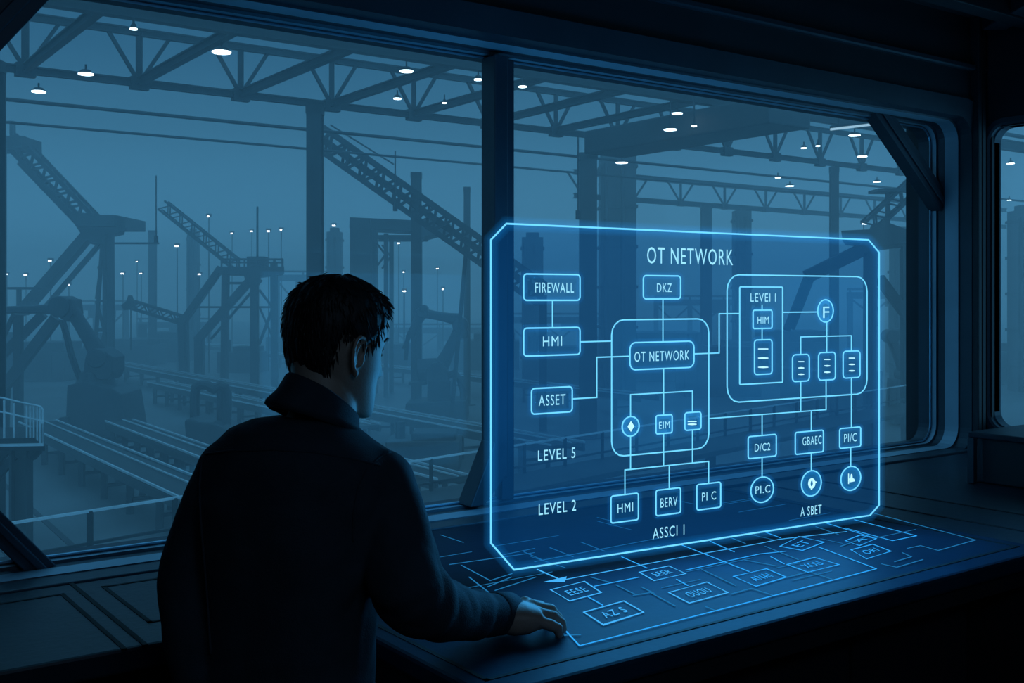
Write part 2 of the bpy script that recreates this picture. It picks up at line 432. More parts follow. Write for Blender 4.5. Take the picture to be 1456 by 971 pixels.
def rrect(s0, s1, z0, z1, r, n=5):
    return rounded_loop(s0, s1, z0, z1, min(r, abs(s1-s0)/2.01, abs(z1-z0)/2.01), n)
def text_mesh(name, body, centre, w, h, ax, up, m, parent, lift=Vector((0,0,0))):
    cu = bpy.data.curves.new(name, 'FONT'); cu.body = body; cu.extrude = 0.0; cu.space_character = 1.14; cu.resolution_u = 3
    t = bpy.data.objects.new(name, cu); COL.objects.link(t)
    dg = bpy.context.evaluated_depsgraph_get()
    me = bpy.data.meshes.new_from_object(t.evaluated_get(dg))
    COL.objects.unlink(t); bpy.data.objects.remove(t); bpy.data.curves.remove(cu)
    xs = [v.co.x for v in me.vertices]; ys = [v.co.y for v in me.vertices]
    cx, cy = (min(xs)+max(xs))/2, (min(ys)+max(ys))/2
    kx, ky = w/max(1e-6, max(xs)-min(xs)), h/max(1e-6, max(ys)-min(ys))
    off = Vector(root_of(parent)['_o'])
    for v in me.vertices:
        v.co = Vector(centre) + ax*((v.co.x-cx)*kx) + up*((v.co.y-cy)*ky) + lift - off
    me.materials.clear(); me.materials.append(M[m])
    o = bpy.data.objects.new(name, me); COL.objects.link(o); o.parent = parent
    return o
def htext(body, x0, x1, y0, y1, parent, name='lettering', m='text'):
    """lettering filling the photo box x0..x1, y0..y1 on the hologram's plane"""
    cx, cy = (x0+x1)/2, (y0+y1)/2
    a, b = hol(x0, cy)[0], hol(x1, cy)[0]; t, u = hol(cx, y0)[1], hol(cx, y1)[1]
    s, z = (a+b)/2, (t+u)/2
    return text_mesh(name, body, H(s, z, .003), b-a, t-u, HD, UP, m, parent)
def hbox(name, x0, x1, y0, y1, r=.008, fill='fill', line=.0017, halo=True, lab=None):
    cx, cy = (x0+x1)/2, (y0+y1)/2
    a, b = hol(x0, cy)[0], hol(x1, cy)[0]; t, u = hol(cx, y0)[1], hol(cx, y1)[1]
    lp = rrect(a, b, u, t, r)
    o = MB().sweep([H(s, z, .002) for s, z in lp], line, 6, closed=True).build(name, 'line', holo)
    if lab: o['label'] = lab
    if fill: MB().add([H(s, z, 0) for s, z in lp], [tuple(range(len(lp)))]).build('fill', fill, o)
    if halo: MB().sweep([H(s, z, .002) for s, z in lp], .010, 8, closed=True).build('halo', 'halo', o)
    return o
def hring(x, y, rx, ry, fill='fill2', name='round_node'):
    s, z = hol(x, y); a = hol(x+rx, y)[0]-s; b = hol(x, y-ry)[1]-z
    lp = [(s + a*math.cos(2*math.pi*i/28), z + b*math.sin(2*math.pi*i/28)) for i in range(28)]
    o = MB().sweep([H(p, q, .002) for p, q in lp], .0017, 6, closed=True).build(name, 'line', holo)
    MB().add([H(p, q, 0) for p, q in lp], [tuple(range(28))]).build('fill', fill, o)
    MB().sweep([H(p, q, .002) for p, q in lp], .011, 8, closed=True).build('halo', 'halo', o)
    return o
def hline(*pts, r=.0015, name='connector_line'):
    q = [hol(*p) for p in pts]
    # true right angles: keep the drawn lines level and plumb
    out = [list(q[0])]
    for (s0, z0), (s1, z1), pa, pb in zip(q, q[1:], pts, pts[1:]):
        if abs(pa[0]-pb[0]) <= 3: out.append([out[-1][0], z1])
        else: out.append([s1, out[-1][1]])
    return MB().sweep([H(s, z, .0015) for s, z in out], r, 6).build(name, 'line', holo)
def dashes(parent, x0, x1, ys, m='icon'):
    for i, y in enumerate(ys):
        a, b = hpx(x0, y, .003), hpx(x1, y, .003)
        MB().sweep([a, a.lerp(b, .5), b], [.0012, .0022 if i else .0014, .0012], 6).build('status_mark', m, parent)

htext('OT NETWORK', 919, 1041, 353, 376, holo, 'title')
n = hbox('node_box', 744, 824, 390, 427); htext('FIREWALL', 760, 815, 402, 416, n)
n = hbox('node_box', 744, 824, 466, 505); htext('HMI', 771, 798, 478, 492, n)
n = hbox('node_box', 755, 813, 551, 587); htext('ASSET', 765, 803, 561, 576, n)
n = hbox('node_box', 914, 967, 392, 425); htext('DKZ', 933, 954, 403, 415, n)
n = hbox('zone_outline', 869, 1007, 454, 643, r=.035, fill='fill', halo=False)
n = hbox('node_box', 895, 986, 486, 524, r=.016); htext('OT NETWORK', 901, 979, 499, 513, n)
n = hbox('zone_outline', 1033, 1232, 392, 566, r=.04, fill='fill', halo=False)
n = hbox('rack_outline', 1051, 1112, 408, 545, r=.003, fill=None, halo=False); htext('LEVEI', 1066, 1094, 417, 429, n); htext('I', 1100.8, 1101.8, 417, 429, n)
n = hbox('node_box', 1070, 1097, 441, 467, r=.005); htext('HIM', 1076, 1092, 450, 460, n)
n = hbox('server_box', 1072, 1097, 483, 532, r=.008); dashes(n, 1077, 1091, (496, 509, 522))
for x0, y0, y1 in ((1126, 504, 542), (1163, 501, 540), (1198, 499, 537)):
    n = hbox('server_box', x0, x0+24, y0, y1, r=.010); dashes(n, x0+8, x0+16, (y0+10, y0+19, y0+28))
n = hring(1173, 442, 11, 16); htext('F', 1169, 1178, 436, 452, n)
n = hring(896, 606, 12, 14)
k = MB(); c = hol(896, 606)
for ds, dz in ((.010, 0), (0, .013)):
    k.add([H(c[0]-.010, c[1], .003), H(c[0], c[1]-.013, .003), H(c[0]+.010, c[1], .003), H(c[0], c[1]+.013, .003)], [(0, 1, 2, 3)])
    break
k.build('diamond_icon', 'icon', n)
for a, b in (((896, 600), (896, 612)), ((890, 606), (902, 606))):
    MB().sweep([hpx(*a, .0035), hpx(*b, .0035)], .0008, 4).build('cross_mark', 'fill2', n)
n = hbox('node_box', 932, 955, 590, 616, r=.005, fill='fill2'); htext('EIM', 936, 951, 599, 609, n)
n = hbox('node_box', 973, 996, 586, 611, r=.007, fill='fill2'); dashes(n, 977, 989, (599, 603))
n = hbox('node_box', 868, 907, 703, 741, r=.006); htext('HMI', 877, 899, 715, 728, n)
n = hbox('node_box', 932, 967, 695, 731, r=.006); htext('BERV', 938, 962, 707, 720, n)
n = hbox('node_box', 990, 1024, 687, 723, r=.006); htext('PI C', 997, 1017, 699, 711, n)
n = hbox('node_box', 1063, 1103, 619, 650, r=.006); htext('D/C2', 1072, 1094, 630, 641, n)
n = hbox('node_box', 1130, 1170, 613, 644, r=.006); htext('GBAEC', 1140, 1167, 620, 632, n)
n = hbox('node_box', 1193, 1223, 608, 636, r=.006); htext('PI/C', 1199, 1217, 616, 628, n)
n = hring(1083, 696, 16, 18, 'fill'); htext('PI.C', 1073, 1094, 690, 701, n)
n = hring(1153, 687, 14, 18)
c = hol(1153, 687)
MB().sweep([H(c[0]+.009*math.cos(R(a)), c[1]+.011*math.sin(R(a)), .003) for a in range(20, 380, 24)], .0032, 6, closed=True).build('globe_icon', 'icon', n)
MB().sweep([H(c[0]+.004, c[1]+.004, .0035), H(c[0]+.016, c[1]+.002, .0035)], .002, 5).build('globe_icon', 'icon', n)
MB().sweep([H(c[0]+.006, c[1]-.004, .0035), H(c[0]-.002, c[1]-.016, .0035)], .002, 5).build('globe_icon', 'icon', n)
n = hring(1209, 680, 14, 17)
c = hol(1209, 680)
MB().sweep([H(c[0]-.010, c[1]+.014, .003), H(c[0]-.010, c[1]-.014, .003)], .0012, 5).build('flag_icon', 'icon', n)
k = MB().add([H(c[0]+a, c[1]+b, .003) for a, b in ((-.007,-.010),(.014,-.009),(.012,-.002),(.006,.0),(.004,.012),(-.001,.012),(-.003,.002),(-.008,0))], [tuple(range(8))]); k.build('flag_icon', 'icon', n)
htext('LEVEL 5', 764, 817, 638, 653, holo, 'caption'); htext('LEVEL 2', 765, 818, 713, 729, holo, 'caption')
htext('ASSCI 1', 927, 972, 748, 763, holo, 'caption'); htext('A SBET', 1137, 1167, 719, 732, holo, 'caption')
for pts in (((785,427),(785,466)), ((824,486),(869,486)), ((813,567),(848,565),(848,508),(895,506)), ((942,425),(942,486)),
            ((986,503),(1022,501),(1022,446),(1051,446)), ((943,524),(943,590)), ((896,592),(896,561),(984,556),(984,586)),
            ((896,620),(896,668)), ((943,616),(942,663)), ((984,611),(984,658)), ((888,703),(888,668),(1007,656),(1007,687)), ((951,663),(951,695)),
            ((1083,433),(1083,441)), ((1083,467),(1083,483)), ((1112,444),(1162,443)), ((1175,458),(1175,501)), ((1138,504),(1138,479),(1210,477),(1210,499)),
            ((1007,595),(1174,583),(1174,540)), ((1138,542),(1138,585)), ((1083,590),(1083,619)), ((1153,585),(1153,613)), ((1210,537),(1210,608)),
            ((1083,650),(1083,678)), ((1153,644),(1153,669)), ((1209,636),(1209,663))):
    hline(*pts)

# ---- the diagram projected flat on the table
diag = thing('projected_diagram', 'blue glowing network plan projected flat on the table top', 'projection', (1.85, 1.75, DZ))
def tz(x, y, l=.0025): p = onZ(x, y, DZ); p.z += l; return p
def tline(*pts, m='beam2', r=.0016, name='plan_line'):
    q = [tz(*p) for p in pts]
    return MB().sweep(q, r, 6, flat=.5).build(name, m, diag)
def tquad(c4, word, m='beam3', tw=.55, th=.4):
    q = [tz(*p) for p in c4]
    o = MB().sweep(q, .0017, 6, closed=True, flat=.5).build('plan_box', m, diag)
    c = (q[0]+q[1]+q[2]+q[3])/4
    ax = ((q[2]-q[3]) + (q[1]-q[0]))/2 ; up = ((q[0]-q[3]) + (q[1]-q[2]))/2
    text_mesh('lettering', word, c, ax.length*tw, up.length*th, ax.normalized(), up.normalized(), m, o)
    return o
# corner order: far-left, far-right, near-right, near-left (as read by someone at the table)
tquad(((783,840),(831,828),(855,844),(810,856)), 'EESE')
tquad(((830,872),(887,856),(915,872),(858,890)), 'AZ S')
tquad(((909,815),(951,806),(975,817),(930,827)), 'EEER')
tquad(((951,844),(1005,829),(1035,844),(980,859)), 'OUOU')
tquad(((1043,821),(1090,810),(1118,822),(1075,835)), 'ANAI', 'beam')
tquad(((1119,804),(1158,794),(1193,804),(1149,815)), 'XOU', 'beam')
tquad(((1109,778),(1136,764),(1172,772),(1141,784)), 'ET', 'beam')
tquad(((1210,783),(1241,775),(1267,785),(1232,796)), 'ORI', 'beam')
tquad(((1202,770),(1223,762),(1246,767),(1222,777)), 'A', 'beam')
tline((801,826),(884,810),(968,794),(1080,774),(1108,768),(1204,757), m='beam3')
tline((845,835),(909,822), m='beam'); tline((975,812),(1080,789),(1118,785), m='beam')
tline((764,811),(800,827), m='beam3', r=.002)
k = MB().add([tz(772,829), tz(806,821), tz(803,829)], [(0,1,2)]); k.build('plan_arrow', 'beam3', diag)
tline((884,793),(920,809), m='beam'); tline((969,776),(1065,814), m='beam'); tline((1010,771),(1044,786), m='beam'); tline((1040,766),(1060,774), m='beam2')
tline((962,825),(978,834), m='beam'); tline((836,850),(857,862), m='beam')
tline((791,884),(824,920),(1056,860),(1235,813),(1246,810),(1164,779), m='beam'); tline((802,905),(826,904))
tline((1243,731),(1387,769),(1334,784),(1309,777),(1290,781)); tline((1215,740),(1303,763),(1269,770),(1202,752), m='beam')
tline((1272,800),(1296,793),(1283,787)); tline((1086,757),(1110,766), m='beam'); tline((1160,750),(1192,761), m='beam2'); tline((1175,745),(1240,765), m='beam')
tline((639,804),(711,794),(760,787)); tline((656,805),(697,827),(728,817)); tline((667,822),(707,853)); tline((693,836),(727,822)); tline((704,841),(762,822))
tline((840,822),(869,830)); tline((998,811),(1046,834)); tline((912,836),(930,845)); tline((1088,778),(1135,797)); tline((1056,797),(1104,806))
tline((1120,822),(1150,814),(1186,826)); tline((900,848),(925,844),(960,863)); tline((1003,864),(1018,870)); tline((876,833),(902,846))
tline((716,790),(760,781)); tline((745,786),(770,797)); tline((782,780),(815,793)); tline((826,772),(860,785)); tline((1195,778),(1215,771),(1235,763))
tline((1253,803),(1275,808),(1312,797)); tline((1096,793),(1115,803), m='beam'); tline((1040,846),(1068,838),(1100,848)); tline((760,800),(860,781),(960,762))

rl = random.Random(5)
for i in range(26):
    x, y, L_ = rl.uniform(1.15, 2.45), rl.uniform(1.55, 2.36), rl.uniform(.08, .34)
    a, b = (Vector((x, y, DZ+.002)), Vector((min(x+L_, 2.58), y, DZ+.002))) if i % 3 else (Vector((x, y, DZ+.002)), Vector((x, min(y+L_*.5, 2.40), DZ+.002)))
    if x < 1.4 and y < 1.75: continue
    MB().sweep([a, b], .0011, 6, flat=.5).build('plan_line', 'beam2', diag)
# ================================================================== THE FACTORY HALL
struct(MB().box((-60, 2.95, HALL-.3), (230, 230, HALL)).build('hall_floor', 'hall'), 'wet grey concrete floor of the factory hall')

def seg(name, a, b, w, m, parent, h=None):
    return MB().bar(a, b, w, h or w).build(name, m, parent)

# ---- roof trusses
def roof_truss(Y, zlo, zhi, x0, x1, step, label, big=.15, m='steel', cross=True):
    t = thing('roof_truss', label, 'roof truss', ((x0+x1)/2, Y, zlo), None)
    MB().ibar((x0, Y, zlo), (x1, Y, zlo), big, big*1.25, .04).build('bottom_chord', m, t)
    MB().ibar((x0, Y, zhi), (x1, Y, zhi), big, big*1.25, .04).build('top_chord', m, t)
    x = x0 + .6
    while x < x1 - .5:
        MB().bar((x, Y, zlo), (x, Y, zhi), .13).build('web_post', m, t)
        for s_ in (-1, 1):
            MB().bar((x, Y, zlo), (x + s_*step*.30, Y, zhi), .085).build('web_diagonal', m, t)
        MB().box((x-.22, Y-.03-big/2, zlo-.17), (x+.22, Y+.03+big/2, zlo+.14)).build('gusset_plate', m, t)
        x += step
    return t
roof_truss(27, 6.95, 8.20, 2.4, 46, 2.62, 'long dark roof truss nearest the window with fans of web bars')
roof_truss(44, 7.05, 8.30, 36, 78, 3.6, 'paler roof truss deeper in the hall, above the right half of the hologram', .22)
t = thing('roof_girder', 'heavy flat roof girder at the top of the view with cable trays on it', 'girder', (20, 20.5, 6.9))
MB().ibar((0, 20.5, 7.02), (40, 20.5, 7.02), .26, .34, .05).build('beam', 'steel', t)
MB().box((0, 20.1, 7.30), (40, 20.4, 7.36)).build('cable_tray', 'steel2', t)
for k_ in range(14):
    x = 1.2 + 2.8*k_
    MB().box((x-.35, 20.15, 7.36), (x+.5, 20.35, 7.46)).build('cable_bundle', 'steel', t)
    MB().bar((x, 20.25, 7.19), (x, 20.25, 7.36), .06).build('tray_bracket', 'steel', t)
names = ['first', 'second', 'third', 'fourth', 'fifth', 'sixth', 'seventh', 'eighth']
for k_ in range(8):
    x = 3.0 + 2.62*k_ + 2.62*.0
    o = MB().ibar((x, 27, 6.98), (x, 20.6, 7.02), .17, .20, .03).build('roof_beam', 'steel')
    tag(o, names[k_] + ' dark cross beam from the left between the roof girder and the nearest truss', 'roof beam', 'roof cross beams')
for Y, z, r, lab in ((31, 6.9, .055, 'slim pipe under the roof just beyond the nearest truss'), (35, 6.9, .045, 'slim pipe under the roof further back')):
    b = MB().tube((1, Y, z), (60, Y, z), r, n=8)
    tag(b.build('roof_pipe', 'steel2'), lab, 'pipe')
o = MB().box((21.0, 18.0, 6.0), (22.6, 25.2, 6.7))
o = o.build('air_duct', 'steel2', bevel=.05); tag(o, 'wide dark rectangular air duct under the roof at right', 'air duct')

# ---- columns
def column(px, d, w, ztop, label, m='steel2'):
    b = foot(px, d)
    t = thing('steel_column', label, 'column', b)
    top_ = Vector((b.x, b.y, ztop))
    MB().ibar(b, top_, w, w*1.1, w*.14, up=FWD).build('shaft', m, t)
    MB().box((b.x-w, b.y-w, b.z), (b.x+w, b.y+w, b.z+.05)).build('base_plate', m, t)
    MB().bar((b.x, b.y, ztop-.25), (b.x, b.y, ztop), w*1.1, w*1.1).build('cap', m, t)
    return t
column(448, 29.5, .40, 6.9, 'broad steel column rising behind the man\'s head to the nearest truss')
column(592, 46, .42, 7.0, 'slim grey steel column between the man and the window post')
column(664, 52, .30, 7.0, 'thin steel column just left of the window post')
column(836, 40, .62, 7.0, 'thick steel column seen through the left half of the hologram')
column(1186, 44, .30, 7.0, 'thin steel column behind the top right of the hologram')
column(1308, 34, .42, 6.9, 'steel column at the right end of the big window')
column(1004, 62, .55, 7.0, 'faint column seen through the middle of the hologram')
column(-6, 24, .30, 6.9, 'column at the left edge of the window')
column(217, 85, .5, 7.0, 'faint column far behind the middle crane tower')

# ---- crane towers built of beams
def lattice(a, b, w, h, n, m, parent, name='boom', rail=.12, up=UP):
    """trussed boom: four chords and zigzag lacing, one welded mesh"""
    a, b = Vector(a), Vector(b); t = (b-a).normalized()
    s_ = t.cross(up).normalized(); q = s_.cross(t).normalized()
    k = MB(); cs = [(i*w/2, j*h/2) for i, j in ((-1,-1),(1,-1),(1,1),(-1,1))]
    for x, y in cs: k.bar(a + s_*x + q*y, b + s_*x + q*y, rail)
    for i in range(n):
        p0, p1 = a.lerp(b, i/n), a.lerp(b, (i+1)/n)
        for e in range(4):
            x0, y0 = cs[e]; x1, y1 = cs[(e+1) % 4]
            if i % 2: x0, y0, x1, y1 = x1, y1, x0, y0
            k.bar(p0 + s_*x0 + q*y0, p1 + s_*x1 + q*y1, rail*.55)
    return k.build(name, m, parent)
def railing(pts, h, parent, m='steel2', n=6, r=.03, name='guard_rail'):
    k = MB(); pts = [Vector(p) for p in pts]
    for f_ in (1.0, .55): k.sweep([p + UP*h*f_ for p in pts], r, 6)
    for a, b in zip(pts, pts[1:]):
        m2 = max(1, int((b-a).length/ (h*1.1)))
        for i in range(m2+1):
            p = a.lerp(b, i/m2); k.bar(p, p + UP*h, r*1.7)
    return k.build(name, m, parent)
dep = FWD                                     # towers stand square to the line of sight of the hall's main aisle
# left tower
TD = (FWD + RGT*((150-CX)/F)).normalized()
d = 58; g = ground_y(d); B = foot(145, d)
t = thing('crane_tower', 'tall crane tower at left with a dark block head and two slanting booms', 'crane', B)
for dd in (0, 3.0):
    o = TD*dd
    seg('leg', P(146, 335, d)+o, P(131, g, d)+o, .16, 'steel', t); seg('leg', P(149, 335, d)+o, P(149, g, d)+o, .18, 'steel', t)
    seg('leg', P(157, 332, d)+o, P(158, g, d)+o, .32, 'steel', t)
    for y in (380, 428, 470): seg('cross_bar', P(139, y, d)+o, P(149, y, d)+o, .12, 'steel', t)
    for y0, y1 in ((345, 425), (470, 428), (475, 520)): seg('lacing_bar', P(148, y0, d)+o, P(137, y1, d)+o, .12, 'steel', t)
    seg('strut', P(137, 318, d)+o, P(28, 445, d)+o, .50, 'steel', t); seg('strut', P(142, 345, d)+o, P(60, 440, d)+o, .16, 'steel', t)
k = MB(); k.prism([P(x, y, d-.4) for x, y in ((95,300),(178,309),(178,328),(150,334),(150,348),(122,340))], TD*4.0); k.build('head_block', 'steel', t)
MB().obox(P(160, 318, d+1.5), RGT*1.0, FWD*2.4, UP*.30).build('machine_house', 'steel2', t)
lattice(P(20, 200, d+1), P(140, 326, d+1), .9, .75, 14, 'steel', t, rail=.22)
seg('back_stay', P(26, 232, d+1), P(120, 330, d+1), .14, 'steel', t)
for x in (150, 166): seg('cross_head', P(x, 346, d+1), P(x+60, 346, d+1), .1, 'steel', t)
MB().obox(P(12, 206, d+1), RGT*1.3, FWD*1.2, UP*.32).build('boom_cab', 'steel', t); seg('mast', P(18, 205, d+1), P(18, 172, d+1), .24, 'steel', t)
seg('mast', P(2, 215, d+1), P(2, ground_y(d+1), d+1), .4, 'steel', t)
MB().obox(P(40, 410, d), RGT*.9, FWD*.9, UP*.06).build('landing', 'steel', t); seg('landing_post', P(27, 410, d), P(27, g, d), .2, 'steel', t)
seg('landing_post', P(52, 410, d), P(52, 440, d), .15, 'steel', t)
# middle tower
TD = (FWD + RGT*((362-CX)/F)).normalized()
d = 62; g = ground_y(d); B = foot(362, d)
t = thing('crane_tower', 'crane tower left of the man with a flat railed top and crossed legs', 'crane', B)
for dd in (0, 3.2):
    o = TD*dd
    seg('leg', P(320, 385, d)+o, P(318, g, d)+o, .32, 'steel', t); seg('leg', P(362, 385, d)+o, P(362, g, d)+o, .42, 'steel', t); seg('leg', P(390, 372, d)+o, P(391, g, d)+o, .32, 'steel', t)
    seg('strut', P(313, 380, d)+o, P(258, 458, d)+o, .30, 'steel', t); seg('strut', P(354, 400, d)+o, P(280, 484, d)+o, .42, 'steel', t)
    seg('strut', P(372, 398, d)+o, P(300, 482, d)+o, .12, 'steel', t)
    seg('foot_post', P(282, 478, d)+o, P(282, g, d)+o, .38, 'steel', t); seg('foot_post', P(258, 452, d)+o, P(260, g, d)+o, .36, 'steel', t)
    for y0, y1 in ((412, 437), (437, 480), (490, 440)): seg('lacing_bar', P(369, y0, d)+o, P(388, y1, d)+o, .11, 'steel', t)
    seg('cross_bar', P(320, 402, d)+o, P(360, 402, d)+o, .1, 'steel', t); seg('cross_bar', P(275, 437, d)+o, P(388, 437, d)+o, .09, 'steel2', t)
MB().prism([P(x, y, d-.6) for x, y in ((312,379),(404,379),(404,389),(372,393),(366,404),(350,402),(346,390),(312,389))], TD*4.6).build('top_deck', 'steel', t)
railing([P(315,379,d-.5), P(402,379,d-.5), P(402,379,d+3.8), P(315,379,d+3.8)], .42, t, 'steel', r=.05)
MB().obox(P(366, 372, d+1), RGT*.5, FWD*.5, UP*.28).build('winch', 'steel', t)
lattice(P(232, 292, d+1.4), P(334, 374, d+1.4), .7, .6, 12, 'steel2', t, rail=.12)
lattice(P(181, 431, d+1), P(256, 454, d+1), .5, .45, 8, 'steel', t, name='jib', rail=.13)
MB().prism([P(x, y, d+.7) for x, y in ((172,434),(180,428),(182,420),(185,428),(190,432),(184,440),(176,441))], FWD*.7).build('jib_head', 'steel', t)
seg('jib_cable', P(186, 438, d+1), P(186, 498, d+1), .06, 'steel', t)
seg('hoist_cable', P(366, 366, d+1), Vector((*P(366, 366, d+1).xy, 7.0)), .10, 'steel', t)
# right tower, behind the hologram's upper right corner
TD = (FWD + RGT*((1248-CX)/F)).normalized()
d = 36; g = ground_y(d); B = foot(1248, d)
t = thing('crane_tower', 'dark crane tower behind the upper right corner of the hologram', 'crane', B)
for dd in (0, 2.2):
    o = TD*dd
    seg('leg', P(1238, 340, d)+o, P(1236, g, d)+o, .34, 'steel', t); seg('leg', P(1287, 350, d)+o, P(1289, g, d)+o, .22, 'steel', t)
    seg('strut', P(1236, 348, d)+o, P(1146, 392, d)+o, .34, 'steel', t); seg('strut', P(1250, 395, d)+o, P(1292, 452, d)+o, .30, 'steel', t)
    seg('strut', P(1150, 388, d)+o, P(1118, 470, d)+o, .2, 'steel', t)
MB().prism([P(x, y, d-.3) for x, y in ((1196,328),(1236,326),(1240,318),(1262,316),(1300,330),(1300,344),(1254,350),(1198,342))], TD*3).build('top_deck', 'steel', t)
lattice(P(1235, 322, d+1), P(1300, 262, d+1), .5, .45, 7, 'steel', t, rail=.1)
MB().obox(P(1262, 272, d+1), RGT*.5, FWD*.5, UP*.05).build('lamp_bracket', 'steel', t)
seg('lamp_post', P(1262, 272, d+1), P(1262, 320, d+1), .12, 'steel', t)

# ---- inclined conveyor boom across the middle
d = 42
t = thing('inclined_conveyor', 'long lattice conveyor slanting down to the right behind the window post', 'conveyor', foot(690, d))
lattice(P(455, 196, d), P(772, 420, d), 1.1, .8, 26, 'steel', t, rail=.20)
MB().bar(P(455, 196, d), P(772, 420, d), .9, .25).build('belt', 'steel', t)
MB().bar(P(470, 196, d)+UP*.5, P(560, 252, d)+UP*.5, .06).build('hand_rail', 'steel2', t)
seg('support_leg', P(690, 362, d), foot(690, d), .3, 'steel', t); seg('support_leg', P(664, 345, d), foot(640, d), .16, 'steel', t)
seg('support_leg', P(772, 420, d), foot(772, d), .3, 'steel', t)
# ---- gantry portal left of the man's head top / right of it
d = 56
t = thing('gantry_portal', 'dark gantry portal with a crossbeam right of the man\'s head', 'gantry', foot(540, d))
for dd in (0, 2.5):
    o = FWD*dd
    seg('leg', P(516, 312, d)+o, foot(516, d)+o, .85, 'steel', t); seg('leg', P(502, 322, d)+o, foot(502, d)+o, .28, 'steel', t)
    seg('leg', P(549, 332, d)+o, foot(549, d)+o, .22, 'steel2', t)
    seg('lacing_bar', P(535, 345, d)+o, P(548, 362, d)+o, .1, 'steel', t); seg('lacing_bar', P(548, 362, d)+o, P(535, 380, d)+o, .1, 'steel', t)
    seg('crossbeam', P(498, 317, d)+o, P(603, 322, d)+o, .55, 'steel', t); seg('crossbeam', P(530, 337, d)+o, P(603, 337, d)+o, .2, 'steel', t)
MB().prism([P(x, y, d-.3) for x, y in ((588,318),(612,306),(640,318),(640,326),(592,340))], FWD*3).build('gusset_plate', 'steel', t)
# ---- process towers behind the hologram
def process_tower(px0, px1, ytop, d, label, ribs=5):
    w = (px1-px0)*d/F; b = foot((px0+px1)/2, d); h = P(px0, ytop, d).z - HALL
    t = thing('process_tower', label, 'tower', b)
    c = b + UP*h/2
    MB().obox(c, RGT*w/2, FWD*w/2, UP*h/2).build('casing', 'steel2', t)
    for i in range(ribs):
        z = h*(i+.7)/(ribs)
        MB().obox(b + UP*min(z, h-.06), RGT*(w/2+.08), FWD*(w/2+.08), UP*.08).build('band', 'steel', t)
    for s_ in (-.38, .1): MB().tube(b + RGT*(w*s_) - FWD*(w/2+.12), b + RGT*(w*s_) - FWD*(w/2+.12) + UP*h*.96, .10, n=8).build('riser_pipe', 'steel', t)
    MB().obox(b + UP*(h+.15), RGT*w*.3, FWD*w*.3, UP*.15).build('hood', 'steel', t)
    return t
process_tower(853, 902, 222, 58, 'tall dark process tower seen through the hologram beside the thick column', 6)
process_tower(1043, 1066, 300, 70, 'narrow process tower seen through the hologram right of its title', 5)
process_tower(742, 772, 338, 66, 'short process tower just inside the left edge of the hologram', 4)
process_tower(1268, 1290, 330, 64, 'slim process tower right of the hologram beside the end column', 5)
process_tower(466, 486, 330, 80, 'pale distant process tower just above the man\'s head', 5)
process_tower(268, 282, 330, 95, 'thin far process tower between the two left crane towers', 5)
process_tower(1440, 1475, 300, 60, 'process tower seen through the second window', 5)

# ---- conveyors on the floor
def conveyor(a, b, width, label, legs, h=1.0, group='floor conveyors'):
    a, b = Vector((*a, HALL)), Vector((*b, HALL)); t_ = (b-a).normalized(); s_ = t_.cross(UP); L = (b-a).length
    t = thing('roller_conveyor', label, 'conveyor', (a+b)/2, group)
    MB().bar(a + UP*(h-.08), b + UP*(h-.08), width*.86, .10).build('belt', 'belt', t)
    for e in (-1, 1):
        MB().bar(a + UP*h + s_*e*width/2, b + UP*h + s_*e*width/2, .05, .05).build('top_rail', 'rail', t)
        MB().bar(a + UP*(h-.16) + s_*e*width/2, b + UP*(h-.16) + s_*e*width/2, .06, .22).build('side_beam', 'steel2', t)
    MB().bar(a + UP*(h+.02) + s_*width*.12, b + UP*(h+.02) + s_*width*.12, .035, .035).build('guide_rail', 'rail', t)
    for i in range(legs):
        p = a.lerp(b, (i+.5)/legs)
        MB().bar(p - s_*width*.42, p - s_*width*.42 + UP*(h-.25), .14).bar(p + s_*width*.42, p + s_*width*.42 + UP*(h-.25), .14).bar(p - s_*width*.42 + UP*.35, p + s_*width*.42 + UP*.35, .08).build('trestle', 'steel', t)
    return t
conveyor((8.1, 18.0), (8.5, 39.0), 1.15, 'nearest long conveyor with bright rails, running up to the left robot', 9)
conveyor((10.4, 27.0), (10.8, 37.6), .9, 'short conveyor on thin trestles between the left robot and the man', 7)
conveyor((17.0, 31.5), (17.4, 54.0), 1.0, 'long conveyor passing behind the bent pipe frame', 12)
conveyor((19.4, 24.0), (20.6, 76.0), 1.2, 'farther long conveyor with bright rails passing under the right robot', 16)
conveyor((32.0, 34.0), (34.0, 84.0), 1.0, 'far conveyor beyond the right robot, nearly lost in haze', 14)
conveyor((13.6, 21.0), (13.9, 33.5), .9, 'conveyor half hidden by the man\'s right shoulder', 6)

# ---- robots
def joint(c, axis, r, w, m, parent, name='joint'):
    c = Vector(c); a = Vector(axis).normalized()*w/2
    return MB().tube(c-a, c+a, r, n=20).build(name, m, parent, bevel=r*.15)
def limb(a, b, w0, w1, m, parent, name):
    """tapered arm casting"""
    a, b = Vector(a), Vector(b); t = (b-a).normalized(); s_ = FWD - t*FWD.dot(t); s_.normalize(); q = t.cross(s_)
    secs = []
    for f_, k_ in ((0, 1.0), (.12, 1.08), (.35, .92), (.7, .9), (.9, 1.02), (1, .95)):
        w = (w0 + (w1-w0)*f_)*k_/2
        secs.append((a.lerp(b, f_), s_*w*.95, q*w, 3.2))
    return MB().loft(secs, 16).build(name, m, parent, smooth=False, bevel=0)
d = 40; B = foot(138, d)
t = thing('industrial_robot', 'large robot arm at left with a flat raised forearm on a tall pedestal', 'robot', B)
g = ground_y(d)
MB().prism([P(x, y, d-1.0) for x, y in ((95,548),(118,542),(158,552),(172,560),(182,g),(92,g))], FWD*2.2).build('pedestal', 'robot', t, bevel=.05)
